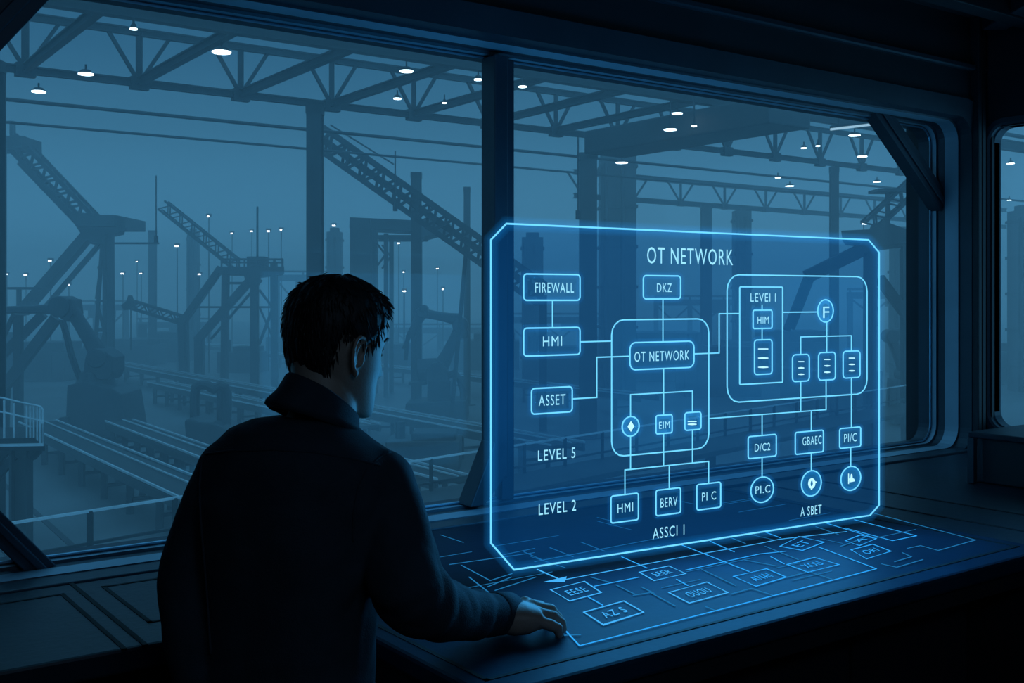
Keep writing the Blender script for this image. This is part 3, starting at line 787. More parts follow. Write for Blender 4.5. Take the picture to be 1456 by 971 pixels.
MB().prism([P(x, y, d-1.2) for x, y in ((84,594),(96,592),(98,g),(80,g),(80,600))], FWD*1.4).build('control_box', 'steel2', t, bevel=.03)
MB().tube(P(136, 552, d), P(137, 528, d), .75, .62, 24).build('turret', 'robot', t, bevel=.04)
MB().prism([P(x, y, d-.6) for x, y in ((118,530),(120,510),(128,505),(133,502),(150,500),(160,508),(160,528),(154,540),(120,540))], FWD*1.3).build('shoulder_housing', 'robot', t, bevel=.05)
joint(P(146, 508, d), FWD, .36, 1.5, 'robot', t)
limb(P(144, 508, d), P(99, 436, d), .62, .48, 'robot', t, 'upper_arm')
joint(P(92, 436, d), FWD, .40, 1.2, 'robot', t, 'elbow_joint')
MB().prism([P(x, y, d-.5) for x, y in ((80,430),(88,425),(101,425),(104,446),(96,458),(84,452))], FWD*1.0).build('elbow_housing', 'robot', t, bevel=.04)
limb(P(84, 439, d), P(-45, 442, d), .36, .26, 'robot', t, 'forearm')
joint(P(-45, 442, d), FWD, .22, .5, 'robot', t, 'wrist_joint'); limb(P(-45, 442, d), P(-62, 470, d), .2, .16, 'robot', t, 'tool')
k = MB()
for q in (0, 5): k.sweep([P(x+q, y, d-.45) for x, y in ((86,455),(93,480),(99,505),(106,525),(112,540))], .06, 8)
k.build('cable_hose', 'steel', t)
seg('counter_strut', P(80, 452, d+.4), P(8, 548, d+.4), .36, 'robot', t); seg('counter_strut', P(62, 446, d+.8), P(-12, 520, d+.8), .30, 'robot', t)
seg('counter_strut', P(20, 446, d+.4), P(2, 486, d+.4), .14, 'robot', t)
seg('strut_post', P(26, 448, d+.6), foot(26, d+.6), .28, 'steel2', t); seg('strut_post', P(6, 545, d+.4), foot(4, d+.4), .34, 'robot', t)
d = 45; B = foot(625, d); g = ground_y(d)
t = thing('industrial_robot', 'robot arm right of the man\'s face, bent over with a claw hanging down', 'robot', B)
MB().prism([P(x, y, d-.7) for x, y in ((608,541),(640,541),(641,g),(606,g))], FWD*1.5).build('pedestal', 'robot', t, bevel=.04)
MB().prism([P(x, y, d-1.2) for x, y in ((577,573),(662,570),(664,g),(574,g))], FWD*2.4).build('base_plate', 'steel2', t, bevel=.03)
MB().tube(P(594, 527, d), P(622, 525, d), .48, n=24).build('motor_drum', 'robot', t, bevel=.05)
MB().prism([P(x, y, d-.6) for x, y in ((606,546),(606,526),(614,516),(626,514),(636,526),(640,545))], FWD*1.2).build('shoulder_housing', 'robot', t, bevel=.05)
limb(P(626, 524, d), P(655, 464, d), .62, .46, 'robot', t, 'upper_arm')
joint(P(655, 462, d), FWD, .33, .95, 'robot', t, 'elbow_joint'); joint(P(660, 474, d-.2), FWD, .2, .8, 'robot', t, 'elbow_motor')
limb(P(654, 455, d), P(606, 446, d), .50, .36, 'robot', t, 'forearm')
MB().prism([P(x, y, d-.35) for x, y in ((590,441),(600,436),(608,437),(609,453),(600,452),(594,450))], FWD*.7).build('wrist_housing', 'robot', t, bevel=.04)
joint(P(603, 439, d), FWD, .16, .8, 'robot', t, 'wrist_joint')
limb(P(599, 446, d), P(583, 478, d), .46, .34, 'robot', t, 'tool_arm')
for a, b in (((584,474),(574,496)), ((588,476),(590,504)), ((580,476),(577,512))): seg('claw_finger', P(*a, d), P(*b, d), .16, 'robot', t)
MB().sweep([P(x, y, d-.3) for x, y in ((637,534),(646,530),(653,538),(658,556),(659,575))], .13, 10).build('hose_loop', 'robot', t)
MB().obox(P(594, 545, d-.5), RGT*.36, FWD*.3, UP*.06).build('side_shelf', 'steel2', t)
# robot silhouette behind the hologram, lower right of it
d = 44; B = foot(1288, d); g = ground_y(d)
t = thing('industrial_robot', 'dim robot standing in the haze right of the hologram near the end column', 'robot', B)
MB().prism([P(x, y, d-.6) for x, y in ((1276,540),(1300,540),(1304,g),(1272,g))], FWD*1.2).build('pedestal', 'robot', t, bevel=.04)
joint(P(1288, 532, d), FWD, .34, 1.0, 'robot', t, 'shoulder_joint')
limb(P(1288, 532, d), P(1266, 478, d), .5, .4, 'robot', t, 'upper_arm'); joint(P(1266, 478, d), FWD, .28, .8, 'robot', t, 'elbow_joint')
limb(P(1266, 478, d), P(1304, 462, d), .4, .3, 'robot', t, 'forearm'); limb(P(1304, 462, d), P(1310, 492, d), .24, .16, 'robot', t, 'tool_arm')

# ---- bent pipe frame machine in front of the conveyors
d = 38; g = ground_y(d)
t = thing('pipe_frame_machine', 'machine with a bent pipe arch standing left of the man\'s shoulder', 'machine', foot(300, d))
MB().sweep([P(x, y, d) for x, y in ((277,620),(277,562),(279,551),(286,547),(295,548),(304,553),(314,548),(320,551),(323,560),(322,620))], .17, 10).build('pipe_arch', 'robot', t, smooth=False)
MB().sweep([P(x, y, d) for x, y in ((313,552),(313,620))], .12, 10).build('inner_pipe', 'robot', t)
MB().prism([P(x, y, d-.9) for x, y in ((264,g),(262,598),(270,594),(282,600),(300,601),(316,606),(326,616),(328,g))], FWD*1.8).build('base_block', 'robot', t, bevel=.05)
# ---- raised platform with railing at the left edge
d = 20
B = foot(30, d)
t = thing('raised_platform', 'raised platform with a curved railing at the left edge of the window', 'platform', B)
dz = P(30, 632, d).z
def pl(x, y, dd=0): return P(x, y, d) + RD*dd
RD = (FWD + RGT*((40-CX)/F)).normalized()
MB().prism([P(-60, 634, d), P(64, 634, d), P(64, 641, d), P(-60, 641, d)], RD*3.2).build('deck', 'steel', t)
MB().prism([P(-60, 624, d), P(50, 622, d), P(60, 634, d), P(-60, 634, d)], FWD*-.06).build('kick_plate', 'steel2', t)
seg('edge_strip', P(-60, 634, d-.1), P(62, 632, d-.1), .05, 'rail', t)
k = MB()
for q in ((-60,557),(-60,577)):
    k.sweep([P(-60, q[1], d), P(5, q[1]+9, d), P(30, q[1]+15, d), P(50, q[1]+19, d), P(58, q[1]+21, d), P(61, q[1]+26, d), P(61, 632, d)], .017, 8)
for x in (-40, -14, 6, 20): k.bar(P(x, 567+max(0, x)*.3, d), P(x, 632, d), .032)
for x in (38, 43, 48, 53, 57): k.bar(P(x, 572+x*.12, d), P(x, 632, d), .024)
k.build('guard_rail', 'rail', t)
for dd in (0.2, 2.6):
    MB().ibar(P(30, 641, d)+RD*dd, foot(30, d)+RD*dd, .30, .32, .05, up=RGT).build('column', 'steel2', t)
    seg('knee_brace', P(22, 650, d)+RD*dd, P(-14, 690, d)+RD*dd, .14, 'steel', t)
    seg('corbel', P(54, 641, d)+RD*dd, P(44, 652, d)+RD*dd, .16, 'steel', t)
    MB().ibar(P(-50, 641, d)+RD*dd, foot(-50, d)+RD*dd, .30, .32, .05, up=RGT).build('column', 'steel2', t)
# ---- walkway with a guard rail along the foot of the window
wa, wb = Vector((2.2, 13.55, 0)), Vector((32, 20.2, 0))
t = thing('service_walkway', 'service walkway with a guard rail just below the big window', 'walkway', (12, 15.7, HALL))
tt = (wb-wa).normalized(); ss = tt.cross(UP)
for z, w_, m, nm in ((-1.0, .036, 'rail', 'hand_rail'), (-1.40, .04, 'steel2', 'knee_rail')):
    MB().bar(wa + UP*z, wb + UP*z, w_, w_*.9).build(nm, m, t)
MB().bar(wa + UP*-1.58 + ss*.5, wb + UP*-1.58 + ss*.5, 1.2, .10).build('deck', 'steel2', t)
L = (wb-wa).length; n = 26
for i in range(n):
    p = wa.lerp(wb, (i+.25)/n)
    MB().bar(p + UP*-1.55, p + UP*-1.0, .06).build('post', 'steel2', t)
for i in range(7):
    p = wa.lerp(wb, (i+.5)/7) + ss*.5
    MB().bar(p + UP*HALL, p + UP*-1.62, .2).build('support_leg', 'steel', t)
# ---- floor lines
for i, (a, b) in enumerate((((5.6, 19), (6.4, 37)), ((4.4, 19), (4.9, 33)), ((12.0, 17), (12.6, 36)))):
    q = Vector((*a, HALL+.004)); r_ = Vector((*b, HALL+.004))
    tag(MB().bar(q, r_, .14, .02).build('floor_channel', 'mark'), ['long dark drain channel in the floor right of the raised platform', 'short dark drain channel nearest the raised platform', 'dark drain channel left of the half hidden conveyor'][i], 'drain channel')

# ---- machines far out on the floor
def machine(px, d, w, h, label):
    b = foot(px, d)
    t = thing('machine_cabinet', label, 'machine', b, 'machines far out on the hall floor')
    MB().obox(b + UP*h*.4, RGT*w/2, FWD*w*.4, UP*h*.4).build('body', 'steel2', t, bevel=.04)
    MB().obox(b + UP*h*.88 + RGT*w*.14, RGT*w*.3, FWD*w*.3, UP*h*.12).build('hood', 'steel', t, bevel=.03)
    MB().obox(b + UP*h*.38 - FWD*w*.405, RGT*w*.34, FWD*.02, UP*h*.3).build('door', 'steel', t)
    MB().tube(b + UP*h*.8 - RGT*w*.34, b + UP*h*1.25 - RGT*w*.34, w*.07, n=10).build('stack', 'steel', t)
    return t
for a in ((178, 84, 5, 2.0, 'long low machine in the haze under the small jib'), (232, 90, 5, 2.4, 'machine in the haze left of the middle crane tower'),
          (345, 76, 3.0, 1.8, 'machine in the haze between the legs of the middle crane tower'), (412, 96, 3.6, 2.2, 'machine in the haze just left of the man\'s head'),
          (556, 78, 4, 1.9, 'machine in the haze beside the man\'s face'), (690, 80, 5, 2.6, 'machine in the haze behind the window post'),
          (792, 62, 4, 2.4, 'machine in the haze behind the ASSET box of the hologram'), (925, 70, 7, 3.0, 'wide machine in the haze behind the middle of the hologram'),
          (1020, 58, 4, 2.6, 'machine in the haze behind the hologram between its two big zones'), (1105, 66, 6, 3.2, 'machine in the haze behind the right zone of the hologram'),
          (1180, 52, 4, 2.2, 'machine in the haze behind the lower right of the hologram'), (1312, 74, 4, 2.8, 'machine in the haze at the right end of the big window'),
          (1445, 66, 4, 2.4, 'machine seen low in the second window'), (55, 69, 5, 2.4, 'machine in the haze behind the flat forearm of the left robot'),
          (604, 33, 2.2, 1.1, 'low dark machine block beside the man\'s right shoulder')):
    machine(*a)

# ---- far gantries and a pipe rack fading into the haze
def far_gantry(px0, px1, ytop, d, label, legs=3):
    t = thing('far_gantry', label, 'gantry', foot((px0+px1)/2, d))
    MB().bar(P(px0, ytop, d), P(px1, ytop, d), .5, .6).build('crossbeam', 'steel', t)
    MB().bar(P(px0, ytop-9, d), P(px1, ytop-9, d), .18).build('top_rail', 'steel', t)
    for i in range(legs):
        x = px0 + (px1-px0)*(i+.06)/(legs-1+.12)
        MB().bar(P(x, ytop, d), foot(x, d), .42).build('leg', 'steel', t)
        MB().bar(P(x, ytop-9, d), P(x, ytop, d), .16).build('rail_post', 'steel', t)
        if i < legs-1:
            x2 = px0 + (px1-px0)*(i+1.06)/(legs-1+.12)
            MB().bar(P(x, ytop+4, d), P((x+x2)/2, ytop+26, d), .16).bar(P(x2, ytop+4, d), P((x+x2)/2, ytop+26, d), .16).build('sway_brace', 'steel', t)
    MB().obox(P(px0+(px1-px0)*.6, ytop+7, d), RGT*1.1, FWD*.8, UP*.55).build('trolley', 'steel', t)
    return t
far_gantry(90, 182, 437, 108, 'faint far gantry in the haze above the left robot\'s turret')
far_gantry(196, 300, 462, 112, 'faint far gantry in the haze below the small jib of the middle crane tower')
far_gantry(392, 470, 395, 104, 'faint far gantry in the haze behind the man\'s head', 3)
far_gantry(560, 690, 470, 110, 'faint far gantry in the haze behind the right robot')
far_gantry(716, 880, 455, 100, 'faint far gantry seen through the left part of the hologram', 4)
far_gantry(930, 1080, 430, 106, 'faint far gantry seen through the middle of the hologram', 4)
far_gantry(1205, 1330, 420, 96, 'faint far gantry right of the hologram', 3)
ra, rb = P(160, 492, 104), P(366, 498, 104)
t = thing('pipe_rack', 'low rack of long pipes far out in the haze left of the man', 'pipe rack', foot(290, 104))
for i in range(4):
    o = UP*(.42*(i % 2)) + FWD*(.8*(i//2))
    MB().tube(ra + o, rb + o, .13, n=8).build('pipe', 'rail' if i == 1 else 'steel2', t)
for i in range(7):
    p = ra.lerp(rb, (i+.5)/7); b = Vector((p.x, p.y, HALL))
    MB().bar(b, p + UP*.5, .22).build('post', 'steel', t)

# ---- lamps
def hbay(px, py, k, lab, grp=None):
    zl = 5.9 if px in (953, 987) else 6.55
    d = (zl-CAMZ)*F/(HY-py); c = P(px, py, d)
    t = thing('high_bay_lamp', lab, 'lamp', c, grp)
    r = .19*k
    MB().tube(c + UP*.02, c + UP*.10, r*1.08, r*.6, 20).build('housing', 'steel', t)
    MB().tube(c, c + UP*.022, r, r, 20).build('lens', 'lamp', t)
    MB().bar(c + UP*.09, c + UP*(.22 if zl > 6 else .75), .035).build('drop_rod', 'steel', t)
nearl = 'bright white roof lamp '
for px, py, k, lab in ((315, 75, 1.0, nearl + 'nearest the window, biggest of all'), (122, 106, .85, nearl + 'below the left end of the nearest truss'),
      (55, 131, .85, nearl + 'lowest at the far left of the window'), (578, 102, .75, nearl + 'left of the window post near the top edge'),
      (680, 114, .5, nearl + 'touching the left side of the window post'), (743, 124, .5, nearl + 'just right of the window post'),
      (565, 141, .5, 'small white roof lamp under the truss, left of the window post'), (632, 147, .28, 'tiny white roof lamp between the truss and the window post'),
      (963, 162, .75, nearl + 'above the left part of the air duct'), (953, 185, .85, nearl + 'at the lower edge of the air duct'),
      (987, 180, .35, 'tiny white roof lamp on the air duct'), (884, 232, 1.15, nearl + 'above the hologram\'s title'),
      (1215, 193, .9, nearl + 'just below the tube light at right'), (1143, 211, .5, 'small white roof lamp left of a pair, left of the tube light'),
      (1163, 208, .4, 'small white roof lamp right of a pair, left of the tube light'), (1226, 223, .9, nearl + 'second below the tube light at right'),
      (1106, 253, .6, 'small white roof lamp above the right zone of the hologram'), (1123, 265, 1.0, nearl + 'lowest above the hologram\'s right half'),
      (1247, 259, .8, nearl + 'beside the corner brace of the window'), (1437, 233, .7, 'upper white roof lamp in the second window'),
      (1435, 285, .6, 'lower white roof lamp in the second window'), (190, 42, .35, 'small white lamp at the top of the nearest truss')):
    hbay(px, py, k, lab)
c0, c1 = P(1181, 184, 27), P(1239, 177, 27)
t = thing('tube_light', 'long slanting white tube light beside the upper right corner brace', 'lamp', (c0+c1)/2)
MB().bar(c0, c1, .07, .05).build('tube', emit('tube_lens', (.5, .78, .95), .9), t); MB().bar(c0 + UP*.06, c1 + UP*.06, .13, .06).build('housing', 'steel', t)
for f_ in (.2, .8): MB().bar(c0.lerp(c1, f_) + UP*.08, c0.lerp(c1, f_) + UP*1.1, .03).build('drop_rod', 'steel', t)

flood = [(72,371),(98,405),(175,389),(201,389),(195,372),(252,350),(284,390),(330,332),(358,329),(382,329),(400,327),(37,391),(10,390),
         (297,308),(475,321),(567,346),(574,387),(622,382),(575,414),(630,411),(1228,318),(1303,317),(1278,371),(600,333),(845,455),(862,455)]
for i, (px, py) in enumerate(flood):
    d = 74 + (i*37 % 30) if px < 1000 else 56 + (i*7 % 12)
    c = P(px, py, d); b = Vector((c.x, c.y, HALL))
    t = thing('floodlight_mast', 'tiny white floodlight on a thin mast far off in the haze of the hall', 'floodlight', b, 'far floodlights in the haze')
    MB().tube(b, c, .05, .035, 8).build('mast', 'steel2', t)
    MB().obox(c + UP*.10, RGT*.17, FWD*.12, UP*.10).build('head', 'steel2', t)
    w_ = (.11, .08, .13)[i % 3]
    MB().obox(c - FWD*.15, RGT*w_, FWD*.02, UP*.055).build('lens', 'flood', t)

# ---- hanging cables
for px, d, y1, lab in ((222, 48, 345, 'thin cable hanging from the roof between the left crane towers'), (562, 40, 300, 'thin cable hanging from the roof right of the man\'s head'),
                  (695, 60, 420, 'thin cable hanging from the roof behind the window post'), (822, 36, 312, 'thin cable hanging from the roof beside the thick column')):
    c = P(px, y1, d)
    t = thing('hanging_cable', lab, 'cable', c)
    MB().tube(c, (c.x, c.y, 7.1), .03, n=6).build('cable', 'steel', t)
    MB().tube(c, c + UP*.3, .09, n=8).build('hook_block', 'steel', t)

# ---- haze in the hall
hz = bpy.data.materials.new('hall_haze'); hz.use_nodes = True
nt = hz.node_tree; nt.nodes.remove(nt.nodes['Principled BSDF'])
v = nt.nodes.new('ShaderNodeVolumeScatter'); v.inputs['Color'].default_value = (0.86, 0.95, 1.0, 1); v.inputs['Density'].default_value = HAZE; v.inputs['Anisotropy'].default_value = 0.0
nt.links.new(v.outputs[0], nt.nodes['Material Output'].inputs['Volume'])
h_ = MB().box((-80, 3.0, HALL-.2), (260, 260, 11.6)).build('hall_haze', hz)
h_['kind'] = 'stuff'; h_['label'] = 'blue haze filling the factory hall'; h_['category'] = 'haze'
# ================================================================== THE MAN
from mathutils.bvhtree import BVHTree
PB = Vector((*P(410, 900, 1.78).xy, 0)); PB.z = 0.0          # where he stands
def interp(tab, t):
    """Catmull-Rom through rows (key, *values)"""
    ks = [r_[0] for r_ in tab]
    t = min(max(t, ks[0]), ks[-1])
    i = 0
    while i < len(ks)-2 and t > ks[i+1]: i += 1
    f = (t-ks[i])/(ks[i+1]-ks[i])
    out = []
    for j in range(1, len(tab[0])):
        p1, p2 = tab[i][j], tab[i+1][j]
        h = ks[i+1]-ks[i]
        m1 = (p2-tab[i-1][j])/(ks[i+1]-ks[i-1])*h if i > 0 else p2-p1
        m2 = (tab[i+2][j]-p1)/(ks[i+2]-ks[i])*h if i < len(ks)-2 else p2-p1
        f2, f3 = f*f, f*f*f
        out.append((2*f3-3*f2+1)*p1 + (f3-2*f2+f)*m1 + (-2*f3+3*f2)*p2 + (f3-f2)*m2)
    return out
TH, PITCH, ROLL = R(47), R(-9), R(1)
fh = (FWD*math.cos(TH) + RGT*math.sin(TH)); rh = (RGT*math.cos(TH) - FWD*math.sin(TH))
HM = Matrix((rh, fh, UP)).transposed() @ Matrix.Rotation(PITCH, 3, 'X') @ Matrix.Rotation(ROLL, 3, 'Y')
HC = P(474, 497, 1.85)
HS = Vector((.95, .91, .955))
def hw_(v): return HC + HM @ Vector((v[0]*HS.x, v[1]*HS.y, v[2]*HS.z))
#            z      yback   yfront  halfw
HEADT = [(-0.116, 0.04, 0.086, 0.02), (-0.112, 0.022, 0.094, 0.034), (-0.1, -0.0035, 0.097, 0.047), (-0.08, -0.0331, 0.096, 0.058), (-0.055, -0.0574, 0.093, 0.066), (-0.028, -0.0731, 0.094, 0.0715), (0.0, -0.0835, 0.094, 0.075), (0.03, -0.0879, 0.098, 0.0765), (0.058, -0.087, 0.093, 0.075), (0.083, -0.0774, 0.078, 0.067), (0.102, -0.06, 0.056, 0.052), (0.113, -0.04, 0.032, 0.034), (0.119, -0.0139, 0.004, 0.01)]
def g(x, s): return math.exp(-(x/s)**2)
def head_pt(phi, z, grow=0.0):
    """phi 0 = straight ahead, + to his right"""
    yb, yf, hw = interp(HEADT, z)
    yc = (yf*.42+yb*.58)
    s, c = math.sin(phi), math.cos(phi)
    e = 2/2.25
    x = (hw+grow)*math.copysign(abs(s)**e, s); y = yc + ((yf-yc+grow) if c > 0 else (yc-yb+grow))*math.copysign(abs(c)**e, c)
    if c > 0:
        n = 0
        if -.052 < z < .036:
            q = (.036-z)/.071
            hgt = .004 + .024*q if q < 1 else .028*max(0, 1-(q-1)/.24)
            n += hgt*g(x, .0095+.005*min(q, 1))
        n += .006*g(z-.034, .011)*g(abs(x)-.028, .022)
        n -= .0075*g(z-.008, .010)*g(abs(x)-.031, .014)
        n += .004*g(z+.020, .016)*g(abs(x)-.048, .018)
        n += .007*g(z+.066, .006)*g(x, .022) + .006*g(z+.079, .006)*g(x, .019) - .004*g(z+.0725, .0025)*g(x, .024)
        n += .006*g(z+.102, .012)*g(x, .020) - .003*g(z+.090, .006)*g(x, .02)
        y += n*c
    return Vector((x, y, z))
def head_grid(b, nphi=96, nz=74):
    zs = [-.116 + .235*(.5-.5*math.cos(math.pi*i/(nz-1))) for i in range(nz)]
    vs = [hw_(head_pt(2*math.pi*j/nphi, z)) for z in zs for j in range(nphi)]
    fs = [(i*nphi+j, i*nphi+(j+1) % nphi, (i+1)*nphi+(j+1) % nphi, (i+1)*nphi+j) for i in range(nz-1) for j in range(nphi)]
    fs += [tuple(range(nphi))[::-1], tuple(range((nz-1)*nphi, nz*nphi))]
    b.add(vs, fs)
body = MB(); head_grid(body)
for sd in (1, -1):                                            # ears
    def E(y, z, o): return hw_((sd*(.0735+o*1.1), -.001+y*1.0, -.010+z*1.0))
    helix = [(.013,-.004,.002),(.015,.010,.004),(.013,.024,.007),(.005,.034,.011),(-.007,.036,.015),(-.017,.029,.018),(-.021,.014,.019),(-.019,-.002,.017),(-.013,-.015,.013),(-.006,-.024,.009)]
    body.sweep([E(*q) for q in helix], [.003,.0035,.0036,.0038,.004,.004,.0038,.0036,.0036,.004], 8)
    body.ball(E(-.001,-.026,.006), .0078, sc3=(.7,1,1.15))
    body.sweep([E(*q) for q in ((.001,.024,.008),(-.009,.014,.013),(-.010,.0,.012),(-.004,-.012,.010))], .0032, 8)
    body.sweep([E(*q) for q in ((.013,.002,.004),(.011,-.008,.006),(.006,-.016,.006))], .0038, 8)
    k = [E(y*.92, z*.92, o*.62) for y, z, o in helix] + [E(.006,-.024,.003)]
    c = E(-.003, .005, .004); n0 = len(k)
    body.add([*k, c, *[p - HM @ Vector((sd*.006,0,0)) for p in k], c - HM @ Vector((sd*.008,0,0))],
             [(i, (i+1) % n0, n0) for i in range(n0)] + [(n0+1+(i+1) % n0, n0+1+i, 2*n0+1) for i in range(n0)] + [(i, n0+1+i, n0+1+(i+1) % n0, (i+1) % n0) for i in range(n0)])
# neck and trunk
PSI = R(20)
rt = RGT*math.cos(PSI) - FWD*math.sin(PSI); ft = FWD*math.cos(PSI) + RGT*math.sin(PSI)
n0 = hw_((0, -.022, -.02)); n1 = P(461, 572, 1.815); n2 = P(450, 625, 1.80)
body.loft([(n0, rh*.050, fh*.054, 2), (n0.lerp(n1, .55), rh*.049, fh*.053, 2), (n1, rt*.052, ft*.054, 2), (n2, rt*.070, ft*.064, 2)], 32)
TR = [(1010, 408, 1.78, .145, .112), (930, 408, 1.78, .140, .108), (850, 410, 1.78, .146, .112), (770, 418, 1.782, .160, .122), (710, 424, 1.787, .168, .126),
      (672, 430, 1.79, .164, .116), (645, 428, 1.793, .157, .104), (626, 421, 1.795, .130, .094), (608, 419, 1.797, .104, .084), (594, 428, 1.80, .070, .070)]
def torso(b, grow, z_from=None):
    b.loft([(P(x, y, d), rt*(hw+grow), ft*(hd+grow), 2.4) for y, x, d, hw, hd in TR], 40)
torso(body, -.018)
RA = [((538,690,1.765),.060), ((555,742,1.745),.061), ((568,795,1.715),.060), ((585,842,1.70),.059), ((628,866,1.785),.051), ((672,873,1.885),.042), ((716,872,1.985),.034)]
LA = [((330,672,1.80),.059), ((302,745,1.80),.060), ((282,800,1.79),.058), ((274,840,1.78),.056), ((279,905,1.765),.051), ((289,975,1.755),.045), ((297,1035,1.75),.038)]
def arm(b, A, k, n=24):
    pts = [P(*p) for p, r_ in A]; rs = [r_*k for p, r_ in A]
    # resample smoothly
    tab = [(i, p.x, p.y, p.z, r_) for i, (p, r_) in enumerate(zip(pts, rs))]
    q = [interp(tab, i*(len(A)-1)/30) for i in range(31)]
    b.sweep([Vector(v[:3]) for v in q], [v[3] for v in q], n)
    b.ball(pts[0], rs[0]*1.02, 20, 12)
arm(body, RA, .72); arm(body, LA, .72)
# right hand, palm down and curled on the table
wu = (RGT*.93 + FWD*.37).normalized(); wv = UP.cross(wu).normalized()      # towards fingers, towards thumb
W0 = P(702, 874, 1.965); W0.z = DZ + .045
def hp(u, v, w): 
    p = W0 + wu*u + wv*v; p.z = DZ + w; return p
body.loft([(hp(-.04,0,.046), wv*.027, UP*.023, 2.2), (hp(.0,0,.042), wv*.031, UP*.024, 2.3), (hp(.03,.001,.036), wv*.042, UP*.029, 2.4), (hp(.055,0,.036), wv*.047, UP*.028, 2.5), (hp(.078,-.001,.037), wv*.045, UP*.021, 2.6), (hp(.086,-.001,.036), wv*.038, UP*.012, 2.4)], 28)
for v0, u0, k_, sp in ((.035, .076, .97, .10), (.012, .082, 1.08, .02), (-.012, .078, 1.02, -.06), (-.035, .068, .84, -.16)):
    zf = .050 if v0 > 0 else (.045 if v0 > -.02 else .038)
    a = hp(u0-.024, v0*.95, zf-.005); b_ = hp(u0, v0, zf); du = wu + wv*sp
    c_ = b_ + du*.034*k_ ; c_.z = DZ + zf - .011
    e_ = c_ + du*.015*k_; e_.z = DZ + .021
    f_ = e_ + du*.003*k_; f_.z = DZ + .0095
    body.sweep([a, b_, b_.lerp(c_, .5), c_, c_.lerp(e_, .5), e_, f_], [.011,.0130,.0106,.0115,.0100,.0098,.0080], 12)
    body.ball(f_, .0082, 12, 8); body.ball(b_, .0130, 12, 8); body.ball(c_, .0116, 12, 8)
body.sweep([hp(.012,.020,.036), hp(.040,.042,.030), hp(.066,.052,.020), hp(.088,.050,.012)], [.014,.0125,.0105,.0078], 12); body.ball(hp(.088,.050,.0115), .0079, 12, 8)
# left hand hanging relaxed
lw = P(297, 1035, 1.75)
def lp(dn, fw, sd): return lw - UP*dn + FWD*fw + RGT*sd
body.loft([(lp(-.02,0,0), FWD*.026, RGT*.02, 2), (lp(.03,.004,0), FWD*.034, RGT*.017, 2.4), (lp(.085,.008,.004), FWD*.040, RGT*.014, 2.6)], 24)
for fw, L_ in ((.034,.95), (.014,1.06), (-.006,1.0), (-.026,.8)):
    a = lp(.07, fw+.006, .003); b_ = lp(.09, fw+.008, .006); c_ = lp(.09+.040*L_, fw+.012, .014); e_ = lp(.09+.062*L_, fw+.013, .026); f_ = lp(.09+.078*L_, fw+.012, .040)
    body.sweep([a, b_, c_, e_, f_], [.010,.0098,.009,.0082,.0065], 12); body.ball(f_, .0066, 10, 8)
body.sweep([lp(.02,.026,.004), lp(.05,.050,.012), lp(.078,.058,.020), lp(.1,.058,.028)], [.013,.012,.010,.008], 12); body.ball(lp(.1,.058,.028), .008, 10, 8)
# legs
hipz = .95
def leg(b, sd, grow=0.0, top=.93, n=24):
    c = PB + rt*(sd*.085)
    secs = []
    for z, x, y, r_ in ((top+.03, 0, 0, .088), (.80, .004, .006, .086), (.62, .012, .010, .074), (.50, .016, .008, .060), (.34, .020, -.012, .056), (.12, .022, -.012, .040), (.07, .022, -.010, .042)):
        secs.append((c + rt*(sd*x) + ft*y + UP*z, rt*(r_+grow), ft*(r_*1.04+grow), 2.1))
    b.loft(secs, n)
for sd in (1, -1):
    leg(body, sd)
    c = PB + rt*(sd*.107)
    body.loft([(c + ft*-.05 + UP*.05, rt*.030, UP*.035, 2), (c + ft*.04 + UP*.045, rt*.036, UP*.035, 2), (c + ft*.13 + UP*.035, rt*.038, UP*.02, 2)], 16)

def baked(b, name, m, parent, voxel, smooth=4, disp=None, origin=None):
    """weld the overlapping shapes into one continuous skin"""
    o = b.build(name, m, parent, smooth=True, origin=origin)
    r_ = o.modifiers.new('weld', 'REMESH'); r_.mode = 'VOXEL'; r_.voxel_size = voxel; r_.use_smooth_shade = True
    if smooth:
        s_ = o.modifiers.new('soft', 'SMOOTH'); s_.iterations = smooth; s_.factor = .5
    dg = bpy.context.evaluated_depsgraph_get(); dg.update()
    me = bpy.data.meshes.new_from_object(o.evaluated_get(dg))
    o.modifiers.clear(); old = o.data; o.data = me; bpy.data.meshes.remove(old); me.name = name
    if not me.materials: me.materials.append(M[m])
    off = Vector(root_of(o)['_o'])
    if disp:
        ns = [v.normal.copy() for v in me.vertices]
        for v, n_ in zip(me.vertices, ns): v.co += n_ * disp(v.co + off, n_)
    for p in me.polygons: p.use_smooth = True
    return o
man = baked(body, 'person', 'skin', None, .003, 3, origin=PB)
tag(man, 'man in a dark jacket seen from behind, right hand resting on the glowing table', 'person')
